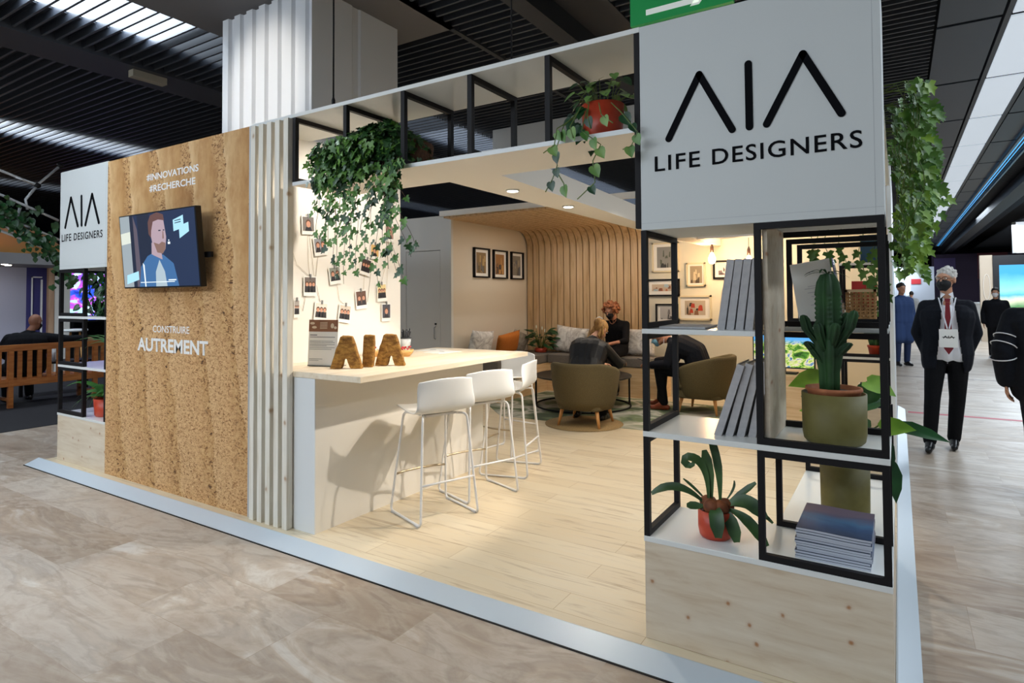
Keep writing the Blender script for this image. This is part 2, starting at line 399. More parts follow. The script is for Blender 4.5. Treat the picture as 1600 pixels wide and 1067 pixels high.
def text(body, name, mat, parent, origin, width, height=None, xdir=(1, 0, 0), ydir=(0, 0, 1), ext=.002, space=1.0, bold=0, align='LEFT'):
    """lettering fitted to a width (and cap height) starting at origin"""
    cu = bpy.data.curves.new(name, 'FONT'); cu.body = body; cu.size = 1; cu.extrude = 0; cu.space_character = space; cu.offset = bold; cu.resolution_u = 4
    o = bpy.data.objects.new(name, cu); COL.objects.link(o)
    dg = bpy.context.evaluated_depsgraph_get(); me = bpy.data.meshes.new_from_object(o.evaluated_get(dg)); bpy.data.objects.remove(o)
    xs = [v.co.x for v in me.vertices]; ys = [v.co.y for v in me.vertices]; x0, x1, y0, y1 = min(xs), max(xs), min(ys), max(ys)
    sx = width / (x1 - x0); sy = height / (y1 - y0) if height else sx
    X = V(xdir).normalized(); Y = V(ydir).normalized(); N = X.cross(Y)
    for v in me.vertices:
        v.co = V(origin) + X*(v.co.x - x0)*sx + Y*(v.co.y - y0)*sy + N*ext
    me.materials.clear(); me.materials.append(mat)
    return link_mesh(name, me, parent)

# ================================================================== SETTING
def hall():
    structure(MB().box(-30, -12, FZ-.1, 16, 44, FZ).build('floor', TRAV))
    # ceiling: dark louvre slats under a black void, with bulkheads and beams
    m = MB()
    m.box(-30, -12, 4.5, 16, 44, 4.6)
    structure(m.build('ceiling', M('black_ceiling_void', '#0b0c10', .9)))
    m = MB(); 
    def slats(x0, x1, y0, y1, pitch=.115, wd=.022, h=.075):
        y = y0
        while y < y1: m.box(x0, y, 4.0, x1, y + wd, 4.0 + h); y += pitch
    slats(-30, -6.4, -9, 24); slats(-5.85, -4.42, -9, 24); slats(-4.42, -2.47, -9, -.5); slats(-4.42, -2.47, 1.84, 24); slats(-2.47, -1.82, -9, 24); slats(-1.05, 1.3, -9, 40); slats(2.85, 3.9, -9, 40)
    slats(4.5, 14, -9, 40, .16)
    structure(m.build('ceiling_louvre', M('dark_grey_louvre', '#363b44', .5)))
    m = MB().box(-6.4, -12, 3.975, -5.85, 44, 4.3)
    m.box(-1.8, -12, 3.98, -1.62, 44, 4.3).box(-1.62, -12, 4.18, -1.08, 44, 4.3)
    m.box(-1.12, -12, 4.0, -1.06, 44, 4.3)
    for x in (-2.5,): m.box(x-.02, -12, 3.985, x+.03, 44, 4.05)
    structure(m.build('ceiling_beam', M('dark_beam', '#2c2f36', .6)))
    m = MB().box(-4.42, -.5, 3.985, -2.47, 1.84, 4.02)
    structure(m.build('ceiling_bulkhead', M('taupe_bulkhead', '#5d5c5e', .7)))
    structure(MB().box(-4.1, 4.9, 3.42, .6, 4.95, 3.99).build('ceiling_fascia', M('pale_fascia_panel', '#d2d4d4', .6)))
    m = MB(); y = -9
    while y < 40:
        m.box(1.32, y+.02, 3.985, 1.80, y+1.86, 4.0).box(2.30, y+.02, 3.985, 2.83, y+1.86, 4.0); y += 1.9
    structure(m.build('ceiling_metal_panel', M('blue_grey_metal_panel', '#38414d', .45, .3)))
    # far walls
    dk = M('dark_hall_wall', '#1d1e26', .9)
    structure(MB().box(-30, 43.8, FZ, 16, 44, 4.5).build('wall_back', dk))
    structure(MB().box(-30, -12, FZ, -29.8, 44, 4.5).build('wall_left', dk))
    structure(MB().box(15.8, -12, FZ, 16, 44, 4.5).build('wall_right', dk))
    dif = M('fluorescent_diffuser', '#dfe9f2', .6, es=2.2, ecol='#dbe8f4')
    fr = M('light_trough', '#3a3f48', .5)
    def strip(x0, x1, y0, y1, seg, label, z=4.085, dif=dif):
        t = thing('ceiling_light', label, 'ceiling light', ((x0+x1)/2, (y0+y1)/2, 4.09), group='recessed strip lights of the hall ceiling')
        d = MB(); y = y0
        while y < y1 - .1:
            d.box(x0, y + .04, z, x1, min(y + seg, y1) - .04, z+.015); y += seg
        d.build('diffuser', dif, t)
        MB().box(x0-.05, y0, min(z, 4.076)-.004, x0-.01, y1, 4.16).box(x1+.01, y0, min(z, 4.076)-.004, x1+.05, y1, 4.16).build('trough', fr, t)
    strip(1.87, 2.23, -9, 40, 1.9, 'long white strip light receding along the right-hand aisle ceiling', 3.978, M('soft_diffuser', '#c2ccd8', .6, es=.62, ecol='#c6d2de'))
    strip(-5.3, -4.45, -9, 24, 2.4, 'bright strip light behind louvres at the upper left beside the white column')
    strip(-10.6, -9.8, -9, 24, 2.4, 'farther strip light behind louvres over the left-hand stand with the purple wall')
    strip(-15.6, -14.9, -9, 24, 2.4, 'farthest thin strip light seen behind the white tube truss')
    t = thing('ceiling_sign', 'small beige box fixed to the dark beam at the upper left', 'ceiling fitting', (-5.97, .9, 3.92))
    MB().box(-6.03, .72, 3.90, -5.93, 1.08, 3.974).build('box', M('beige_box', '#8f8878', .6), t)
    # blue lens-flare streak at right, modelled as glowing lines between rails
    t = thing('flare_track', 'blue lens-flare streak modelled as a lit track under the right-hand ceiling', 'flare streak', (2.7, 8, 3.9))
    MB().box(2.60, 2, 3.90, 2.63, 34, 3.95).box(2.78, 2, 3.90, 2.81, 34, 3.95).build('rail', M('rail_metal', '#5b6a78', .35, .6), t)
    MB().box(2.65, 2, 3.91, 2.66, 34, 3.92).box(2.70, 2, 3.91, 2.708, 34, 3.92).build('flare_line', M('blue_flare_line', '#3f9be0', .5, es=1.3, ecol='#4aa8ee'), t)
    structure(MB().box(3.1, 2, 3.72, 3.4, 40, 3.95).build('ceiling_duct', M('dark_duct', '#1d2026', .6)))
    # carpet of the neighbouring stand
    structure(MB().box(-16, -6, FZ, -7.85, 7, FZ+.006).build('floor_carpet', noisy('black_carpet', '#17171c', '#202026', 80, .95)))
hall()

# white column clad in pleated sheet
def column():
    x0, x1, y0, y1 = -4.118, -2.916, .591, 1.57
    pts = []; n = 7; st = (x1 - x0) / n
    for i in range(n):
        a = x0 + i*st; pts += [(a, y0+.03), (a+.012, y0), (a+st*.55, y0), (a+st*.55+.012, y0+.03)]
    pts += [(x1, y0), (x1, y0+.42), (x1-.012, y0+.44), (x1-.012, y0+.5), (x1, y0+.52), (x1, y1), (x0, y1)]
    t = thing('column', 'tall white hall column clad in pleated sheet rising behind the booth', 'column', ((x0+x1)/2, (y0+y1)/2, FZ))
    MB().prism([(x, y, FZ) for x, y in pts], (0, 0, 4.02 - FZ)).build('cladding', M('pleated_white_sheet', '#dfe2e6', .5), t)
column()

H = 2.70
def platform():
    structure(MB().box(-5.85, -.075, -.035, .94, 7.2, 0).build('floor_platform', FLOORW))
    ramp = M('pale_blue_ramp_edge', '#c6d0d8', .35, .25)
    m = MB().prism([(-5.95, -.195, FZ+.001), (-5.95, -.072, FZ+.001), (-5.95, -.072, .004), (-5.95, -.078, .005)], (6.97, 0, 0))
    m.prism([(1.02, -.195, FZ+.001), (.93, -.195, FZ+.001), (.93, -.195, .004), (.937, -.195, .005)], (0, 7.4, 0))
    structure(m.build('trim_1', ramp))
    m = MB().box(-5.95, -.2, FZ+.0005, 1.03, -.19, FZ+.004)
    structure(m.build('trim_2', BLACK))
platform()

# ================================================================== BOOTH SHELL
def booth_shell():
    # storage block, picture wall, back walls
    white = M('white_wall_panel', '#d9d7d2', .6)
    beige = M('beige_wall_panel', '#d8cdbb', .65)
    structure(MB().box(-7.2, 4.4, 0, -5.37, 4.45, H).box(-5.37, 4.4, 2.20, -4.70, 4.45, H).box(-4.70, 4.4, 0, -4.5, 4.45, H).build('wall_storage', white))
    d = structure(MB().box(-5.362, 4.405, .01, -4.708, 4.44, 2.19).build('door_1', white))
    h = MB(); h.box(-4.80, 4.385, 1.10, -4.775, 4.405, 1.125); h.build('door_lock', BLACK, d)
    MB().tube([(-4.80, 4.405, 1.07), (-4.80, 4.375, 1.06), (-4.80, 4.375, .90), (-4.80, 4.405, .89)], .007).build('door_handle', M('brushed_steel', '#a8a6a2', .3, .8), d)
    structure(MB().box(-4.55, 4.45, 0, -4.5, 6.65, H).build('wall_left_lounge', beige))
    structure(MB().box(-4.55, 6.6, 0, .93, 6.65, H).build('wall_back_lounge', M('cream_wall', '#e4dfcc', .65)))
    # slatted wall that curves over into the lounge ceiling
    m = MB(); wd = .102; dp = .035
    x = -4.47; k = 0
    m2 = MB()
    while x < -2.42:
        pts = [(6.545, .0), (6.545, 2.33)] + [(6.545 - .33 + .33*math.cos(a), 2.33 + .33*math.sin(a)) for a in [i*PI/16 for i in range(1, 8)]] + [(6.215, 2.66), (4.19, 2.66)]
        prev = None
        n = len(pts); vs = []
        for i, (y, z) in enumerate(pts):
            a = pts[max(i-1, 0)]; b = pts[min(i+1, n-1)]
            ty, tz = b[0]-a[0], b[1]-a[1]; L = math.hypot(ty, tz); ny, nz = -tz/L, ty/L   # towards the room
            for dx, s in ((0, 0), (wd, 0), (wd, 1), (0, 1)): vs.append((x+dx, y + ny*dp*s, z - abs(nz)*dp*s if nz else z))
        fs = []
        for i in range(n-1):
            for j in range(4): fs.append((i*4+j, i*4+(j+1) % 4, (i+1)*4+(j+1) % 4, (i+1)*4+j))
        fs += [(3, 2, 1, 0), tuple((n-1)*4+j for j in range(4))]
        m.add(vs, fs); x += .1185
    m2.box(-4.5, 6.555, 0, -2.4, 6.598, 2.70).box(-4.5, 4.17, 2.668, -2.4, 6.555, 2.70)
    m.v += []
    structure(m.build('wall_slats', OAK)); structure(m2.build('wall_slat_backing', wood('slat_backing', '#c2a178', '#cfb088', '#ab8a62', (6, 6, 1), 2, .6)))
    structure(MB().box(-4.5, 4.13, 2.645, -1.46, 4.168, 2.72).build('trim_3', CREAM))
    # soffit beam along the front and its branch to the back
    m = MB()
    m.prism([(-1.45, .472, 2.235), (-1.058, .472, 2.235), (-1.215, 3.28, 2.235), (-1.215, 6.58, 2.235), (-1.45, 6.58, 2.235)], (0, 0, .165))
    structure(m.build('ceiling_soffit', CREAM))
    structure(MB().box(-1.2, 5.3, 2.235, .9, 5.48, 2.7).build('ceiling_header', CREAM))
    structure(MB().box(-1.2, 5.48, 2.70, .93, 6.6, 2.73).build('ceiling_lounge', CREAM))
    for i, l in enumerate(((-1.27, .943), (-1.289, 1.824))):
        t = thing('downlight', ['round recessed downlight in the cream soffit, nearer the front beam', 'round recessed downlight in the cream soffit, farther from the front beam'][i], 'downlight', (l[0], l[1], 2.235), group='downlights of the cream soffit')
        MB().lathe([(.048, 2.235), (.05, 2.228), (.04, 2.226)], (l[0], l[1], 0), 20).build('rim', WHITE, t)
        MB().lathe([(.038, 2.2262), (.038, 2.2245)], (l[0], l[1], 0), 20).build('lens', M('downlight_lens', '#ffffff', .4, es=14, ecol='#fff1dc'), t)
    # photo wall beside the bar
    structure(MB().box(-2.85, .032, 0, -2.80, 1.48, H).build('wall_photo', M('warm_white_wall', '#f0ebe2', .6)))
    # side wall on the right-hand edge at the back
    structure(MB().box(.90, 3.45, 0, .93, 6.6, 2.70).build('wall_side', WHITE))
booth_shell()

# ---- rammed earth panel with lettering
def earth_wall():
    t = thing('wall_panel', 'large rammed-earth printed wall panel with white lettering', 'wall panel', (-3.846, .02, 0))
    MB().box(-4.85, 0, 0, -2.842, .06, H).build('panel', EARTH, t)
    MB().box(-2.842, -.004, 0, -2.828, .06, H).build('edge_strip', M('aluminium_strip', '#c4c8ca', .35, .5), t)
    e = -.0015
    text('INNOVATIONS', 'lettering', WHITETXT, t, (-4.146, e, 2.458), .681, .055, ext=0.0, bold=.022)
    text('RECHERCHE', 'lettering', WHITETXT, t, (-4.100, e, 2.363), .595, .055, ext=0.0, bold=.022)
    for x, z in ((-4.205, 2.458), (-4.162, 2.363)):
        m = MB()
        for d in (.016, .034): m.prism([(x+d-.005, e, z), (x+d+.004, e, z), (x+d+.013, e, z+.055), (x+d+.004, e, z+.055)], (0, .001, 0))
        for d in (.014, .034): m.prism([(x, e-.0005, z+d), (x+.052, e-.0005, z+d), (x+.052, e-.0005, z+d+.008), (x, e-.0005, z+d+.008)], (0, .001, 0))
        m.build('hash_sign', WHITETXT, t)
    text('CONSTRUIRE', 'lettering', WHITETXT, t, (-4.088, e, 1.233), .518, .055, ext=0.0, bold=.01)
    text('AUTREMENT', 'lettering', WHITETXT, t, (-4.321, e, 1.078), .996, .108, ext=0.0, bold=.03)
earth_wall()

def stroke(m, a, b, r, y, th):
    """round-ended bar in the facade plane"""
    a = V((a[0], 0, a[1])); b = V((b[0], 0, b[1])); d = (b-a).normalized(); n = V((-d.z, 0, d.x)); pts = []
    for c, s in ((b, 0), (a, PI)):
        for i in range(9):
            ang = -PI/2 + PI*i/8 + s
            pts.append(c + (d*math.cos(ang) + n*math.sin(ang))*r)
    m.prism([(p.x, y, p.z) for p in pts], (0, th, 0))
def sign(x0, x1, label, A, tx, tz, tw, th, r):
    zb = 1.79 if x0 > -1 else 1.782
    t = thing('sign_board', label, 'sign', ((x0+x1)/2, .2, zb))
    MB().box(x0, 0, zb, x1, .025, 2.708).box(x0, .025, zb, x0+.02, .45, 2.708).box(x1-.02, .025, zb, x1, .45, 2.708).box(x0, .025, zb, x1, .45, zb+.02).box(x0, .43, zb+.02, x1, .45, 2.708).build('box', M('matte_sign_white', '#d3d7d6', .55), t, bev=.002)
    m = MB()
    for a, b in A: stroke(m, a, b, r, -.004, .0038)
    m.build('logo', DARKTXT, t)
    text('LIFE', 'lettering', DARKTXT, t, (tx, -.002, tz), tw*.248, th, ext=0, space=1.12, bold=.010)
    text('DESIGNERS', 'lettering', DARKTXT, t, (tx + tw*.312, -.002, tz), tw*.688, th, ext=0, space=1.12, bold=.010)
    s = MB().box(x1-.028, -.0006, zb, x1-.0265, 0, 2.7).box(x0, -.0006, zb+.03, x1, 0, zb+.0312)
    s.build('panel_joint', M('joint_grey', '#b4b8ba', .6), t)
sign(0.0, .928, 'big white sign board with black logo strokes above the right shelf tower',
     [((.265, 2.44), (.13, 2.183)), ((.265, 2.44), (.397, 2.183)), ((.464, 2.443), (.465, 2.184)), ((.667, 2.44), (.531, 2.185)), ((.667, 2.44), (.796, 2.185))], .066, 2.046, .797, .067, .0145)
sign(-5.767, -4.853, 'white sign board with black logo strokes at the far left end of the booth',
     [((-5.543, 2.446), (-5.653, 2.178)), ((-5.543, 2.446), (-5.401, 2.176)), ((-5.335, 2.443), (-5.325, 2.178)), ((-5.132, 2.441), (-5.252, 2.175)), ((-5.132, 2.441), (-5.001, 2.177))], -5.723, 2.045, .79, .067, .0145)

# ---- shelf towers
FS = .025
def frame_x(m, x, y0, y1, z0, z1, s=FS):
    """rectangular frame lying in a plane of constant x"""
    m.box(x, y0, z0, x+s, y0+s, z1).box(x, y1-s, z0, x+s, y1, z1).box(x, y0+s, z0, x+s, y1-s, z0+s).box(x, y0+s, z1-s, x+s, y1-s, z1)
def frame_y(m, y, x0, x1, z0, z1, s=FS):
    m.box(x0, y, z0, x0+s, y+s, z1).box(x1-s, y, z0, x1, y+s, z1).box(x0+s, y, z0, x1-s, y+s, z0+s).box(x0+s, y, z1-s, x1-s, y+s, z1)
def glides(m, x0, x1, y, z):
    for x in (x0+.06, x1-.06): m.box(x-.012, y-.001, z, x+.012, y+.02, z+.004)
XM, XR, D = .474, .928, .45
def tower_right():
    t = thing('shelf_tower', 'right-hand shelf tower of plywood base, white boards and black frames', 'shelf unit', (.46, .22, 0))
    MB().box(0, .002, 0, XR, D, .418).box(XM, D, 0, XR, 1.5, .418).build('base_cabinet', PLY, t)
    b = MB().box(-.003, -.002, .419, XR+.002, D, .442).box(XM, D, .419, XR+.002, 1.5, .442); b.build('base_top', WHITE2, t, bev=.0015)
    MB().box(-.003, -.002, .877, XR+.002, D, .90).build('shelf', WHITE2, t, bev=.0015)
    MB().box(-.003, -.002, 1.331, XM, D, 1.352).build('shelf', WHITE2, t, bev=.0015)
    MB().box(XM, D+.001, 1.331, XR, 1.285, 1.352).build('shelf', WHITE2, t, bev=.0015)
    MB().box(XM+.028, .026, .902, XM+.046, D-.001, 1.786).build('side_panel', PLY, t)
    for z0, z1 in ((1.353, 1.789), (.901, 1.330), (.443, .876)):
        m = MB(); frame_x(m, -.002, 0, D, z0, z1); m.build('metal_frame', BLACK, t)
    m = MB(); frame_y(m, -.001, XM, XR, .901, 1.789); m.build('metal_frame', BLACK, t)
    m = MB(); frame_y(m, -.001, XM, XR, .443, .876); m.build('metal_frame', BLACK, t)
    for y, z0, z1 in ((D-.026, .901, 1.330), (D+.002, 1.353, 1.789), (D-.026, .443, .876), (.853, 1.353, 1.789), (1.261, 1.353, 1.789), (1.47, .443, .876), (.853, .901, 1.330)):
        m = MB()
        if y < .46 or y > 1.2 or z0 > 1: frame_y(m, y, XM, XR, z0, z1)
        else: continue
        m.build('metal_frame', BLACK, t)
    m = MB().box(.70, D+.004, .92, .722, D+.026, 1.33); m.build('upright', BLACK, t)
tower_right()
def tower_left():
    a, b = -5.767, -4.853; mid = -5.262
    t = thing('shelf_tower', 'left-hand shelf tower of plywood base and black frames beside the earth panel', 'shelf unit', (-5.31, .22, 0))
    MB().box(a, .002, 0, b, D, .414).build('base_cabinet', PLY, t)
    MB().box(a-.003, -.002, .415, b, D, .436).build('base_top', WHITE2, t)
    MB().box(a-.003, -.002, .867, b, D, .889).build('shelf', WHITE2, t)
    MB().box(a-.003, -.002, 1.322, b, D, 1.344).build('shelf', WHITE2, t)
    for z0, z1 in ((1.345, 1.781), (.890, 1.321), (.437, .866)):
        m = MB(); frame_y(m, -.001, a, mid, z0, z1, .03); m.build('metal_frame', BLACK, t)
        m = MB(); frame_x(m, b-.03, 0, D, z0, z1, .028); m.build('metal_frame', BLACK, t)
    m = MB(); frame_y(m, D-.026, a, mid, 1.345, 1.781); m.build('metal_frame', BLACK, t)
tower_left()
def overhead():
    t = thing('overhead_shelf', 'long overhead shelf of two white boards on black frames above the opening', 'shelf', (-1.4, .23, 2.235))
    MB().box(-2.826, 0, 2.686, 0, .47, 2.71).build('top_board', WHITE2, t, bev=.0015)
    MB().box(-2.383, 0, 2.235, -.024, .472, 2.258).build('lower_board', CREAM, t)
    MB().box(-2.383, -.003, 2.235, -.024, -.0002, 2.258).build('lower_board_edge', WHITE, t)
    for x in (-2.386, -1.909, -1.436, -.961, -.488):
        m = MB(); frame_x(m, x, .0, .462, 2.2585, 2.6855, .028); m.build('metal_frame', BLACK, t)
    MB().box(-.026, -.001, 1.80, -.002, .028, 2.685).build('post', BLACK, t)
    t2 = thing('suspension_cable', 'thin black cable rising from the overhead shelf in front of the white column', 'cable', (-2.11, .1, 2.71))
    MB().tube([(-2.11, .1, 2.71), (-2.11, .1, 4.0)], .006, 6).build('wire', BLACK, t2); MB().lathe([(.012, 2.71), (.012, 2.78), (.006, 2.80)], (-2.11, .1, 0), 8).build('clamp', BLACK, t2)
    t3 = thing('suspension_cable', 'thin black cable to the ceiling above the middle of the overhead shelf', 'cable', (-.93, .4, 2.71))
    MB().tube([(-.93, .4, 2.71), (-.93, .4, 4.0)], .005, 6).build('wire', BLACK, t3); MB().lathe([(.012, 3.3), (.014, 3.36), (.006, 3.38)], (-.93, .4, 0), 8).build('clamp', WIREW, t3)
overhead()
def battens():
    t = thing('batten_screen', 'screen of five pale vertical battens between earth panel and bar', 'screen', (-2.6, 0, 0))
    for x in (-2.795, -2.708, -2.622, -2.535, -2.447):
        MB().box(x, -.026, 0, x+.048, .02, 2.685).build('batten', SLATW, t, bev=.002)
battens()

# ---- bar
def bar():
    t = thing('bar_counter', 'white panelled bar base under the wooden counter top', 'counter', (-2.5, .9, 0))
    MB().box(-2.795, .03, 0, -2.19, 1.89, .982).build('body', M('bar_panel_white', '#ebe6dc', .5), t)
    MB().box(-2.385, .022, 0, -2.188, .03, .982).build('end_panel', WHITE, t)
    t = thing('counter_top', 'thick pale wooden counter top of the bar', 'counter top', (-2.3, 1, .983))
    MB().box(-2.795, .021, .983, -1.78, 1.99, 1.02).build('board', wood('counter_wood', '#ecdcc2', '#f3e6d0', '#dcc7a6', (9, 1, 9), 2, .42), t, bev=.002)
bar()

def earth_letters():
    z0, z1, T = 1.02, 1.243, .062
    def lett(pts, c, ang, label, w):
        o = thing('earth_letter', label, 'letter', (c[0], c[1], z0), ang, group='rammed earth letters on the bar')
        m = MB().prism([(x*w - w/2, -T/2, z) for x, z in pts], (0, T, 0))
        ob = m.build('block', EARTHS, o, local=True, bev=.008)
        s = ob.modifiers.new('sub', 'SUBSURF'); s.subdivision_type = 'SIMPLE'; s.levels = 3; s.render_levels = 3
        tx = bpy.data.textures.get('lump') or bpy.data.textures.new('lump', 'CLOUDS'); tx.noise_scale = .035
        d = ob.modifiers.new('d', 'DISPLACE'); d.texture = tx; d.strength = .012; d.mid_level = .5
    h = .22
    Ap = [(0, 0), (.33, h), (.68, h), (1, 0), (.64, 0), (.47, .085), (.36, 0)]
    Ap2 = [(0, 0), (.30, h), (.70, h), (1, 0), (.66, 0), (.54, .09), (.42, 0)]
    a1 = math.atan2(.385-.217, -2.148+2.256)
    lett(Ap, (-2.20, .30), a1*.62, 'leftmost earthen letter on the bar, an A without crossbar', .218)
    lett([(0, 0), (.12, h), (1, h), (.9, 0)], (-2.145, .45), a1*.62, 'middle earthen letter on the bar, a plain upright I', .085)
    lett(Ap2, (-2.072, .585), a1*.62, 'rightmost earthen letter on the bar, an A without crossbar', .215)
earth_letters()
def counter_items():
    # information card
    t = thing('info_card', 'printed information card with brown photo strip standing on the bar', 'card', (-2.44, .29, 1.02))
    X = V((.965, .26, 0)).normalized(); o = V((-2.56, .268, 1.021)); Z = V((0, 0.05, 1)).normalized(); wd, h = .235, .325
    nrm = X.cross(Z)
    m = MB(); a = o; m.prism([a, a+X*wd, a+X*wd+Z*h, a+Z*h], nrm*-.004); m.build('sheet', PAPER, t)
    m = MB(); f = nrm*.0012
    m.mi = 0; m.poly([a+Z*(h-.083)+f, a+X*wd+Z*(h-.083)+f, a+X*wd+Z*h+f, a+Z*h+f])
    m.mi = 1; f2 = nrm*.002
    for x0, x1, zs in ((.09, .15, (.262, .272, .282, .292, .302)),):
        for z in zs: m.poly([a+X*x0+Z*z+f2, a+X*x1+Z*(z+.002)+f2, a+X*x1+Z*(z+.006)+f2, a+X*x0+Z*(z+.004)+f2])
    for cx, cz, rx, rz in ((.028, .30, .02, .009), (.045, .272, .02, .009), (.19, .283, .014, .018), (.215, .27, .012, .01)):
        m.poly([a + X*(cx+rx*math.cos(q*PI/6)) + Z*(cz+rz*math.sin(q*PI/6)) + f2 for q in range(12)])
    m.build('photo_strip', [M('brown_print', '#8a5a3c', .6), M('print_highlight', '#dcc9ae', .6)], t)
    m = MB()
    for z, x1, th in ((.215, .07, .006), (.202, .215, .004), (.175, .2, .0025), (.165, .215, .0025), (.152, .215, .0025), (.142, .15, .0025), (.13, .215, .0025), (.118, .19, .0025), (.05, .12, .0025), (.04, .09, .0025)):
        m.poly([a+X*.012+Z*z+f2, a+X*x1+Z*z+f2, a+X*x1+Z*(z+th)+f2, a+X*.012+Z*(z+th)+f2])
    m.build('print_lines', M('print_grey', '#5e5e66', .6), t)
    MB().obox(o + X*wd/2 + V((0, .045, .004)), (wd, .12, .006), Matrix((X, Z.cross(X), V((0,0,1)))).transposed()).build('stand', M('clear_acrylic', '#e4ecee', .1, trans=.8), t)
    # pen cup and pens
    c = V((-2.84, 1.58, 1.02))
    t = thing('pen_cup', 'white conical cup holding dark pens at the back of the bar', 'cup', c)
    MB().lathe([(.045, 0), (.06, .11), (.055, .11), (.04, .008)], c, 20).build('cup', WHITE, t)
    MB().lathe([(.0605, .108), (.062, .108), (.062, .116), (.0605, .116)], c, 20).build('rim', M('grey_rim', '#44464a', .5), t)
    for i in range(14):
        a = i*2.4; r = .012 + .03*((i*7 % 14)/14); tilt = V((math.cos(a)*r*1.5, math.sin(a)*r*1.5, .15 + .012*(i % 3)))
        b = c + V((math.cos(a)*r*.5, math.sin(a)*r*.5, .02))
        o = thing('pen', 'dark grey pen bunched with others in the white cup on the bar', 'pen', b, group='pens in the white cup')
        br = MB().tube([b, b+tilt], .0055, 6).build('barrel', M('pen_dark', '#2c2e33', .4), o)
        MB().tube([b+tilt, b+tilt*1.05], [.0055, .003], 6).build('tip', M('pen_grey', '#a6a8ac', .3, .6), br)
    for c, r, lab, n in ((V((-2.45, 1.15, 1.02)), .075, 'light wooden bowl of red sweets in front of the pen cup', 14), (V((-2.66, 1.02, 1.02)), .07, 'light wooden bowl partly hidden behind the letter I', 6)):
        t = thing('wooden_bowl', lab, 'bowl', c)
        MB().lathe([(r*.55, 0), (r*.9, .03), (r, .055), (r*.93, .055), (r*.5, .012)], c, 24).build('bowl', wood('bowl_wood', '#d6a866', '#e2b878', '#c2924e', (6, 6, 20), 3, .4), t)
        for i in range(n):
            a = i*2.39; q = r*.7*math.sqrt((i+.5)/n); p = c + V((q*math.cos(a), q*math.sin(a), .052 + .012*(i % 3)))
            o = thing('wrapped_sweet', 'small wrapped sweet heaped in the %s bowl on the bar' % ('front' if n == 14 else 'rear'), 'sweet', p, group='sweets in the %s bowl' % ('front' if n == 14 else 'rear'))
            m = MB(); m.ell(p, (.013, .009, .008), Matrix.Rotation(a, 3, 'Z'), 8, 6)
            m.build('sweet', M('sweet_red', '#b8323c', .35) if i % 3 else M('sweet_white', '#eedfe0', .35), o)
    for i, (x, y, a) in enumerate(((-2.62, 1.72, .2), (-2.42, 1.60, -.1))):
        t = thing('leaflet', ['white leaflet lying flat near the far end of the bar', 'nearer white leaflet lying flat on the bar'][i], 'leaflet', (x, y, 1.02))
        MB().obox((x, y, 1.0215), (.2, .28, .003), Matrix.Rotation(a, 3, 'Z')).build('sheet', PAPER, t)
        MB().obox((x-.02, y+.02, 1.0233), (.06, .02, .0006), Matrix.Rotation(a, 3, 'Z')).build('print', M('print_grey', '#5e5e66', .6), t)
counter_items()

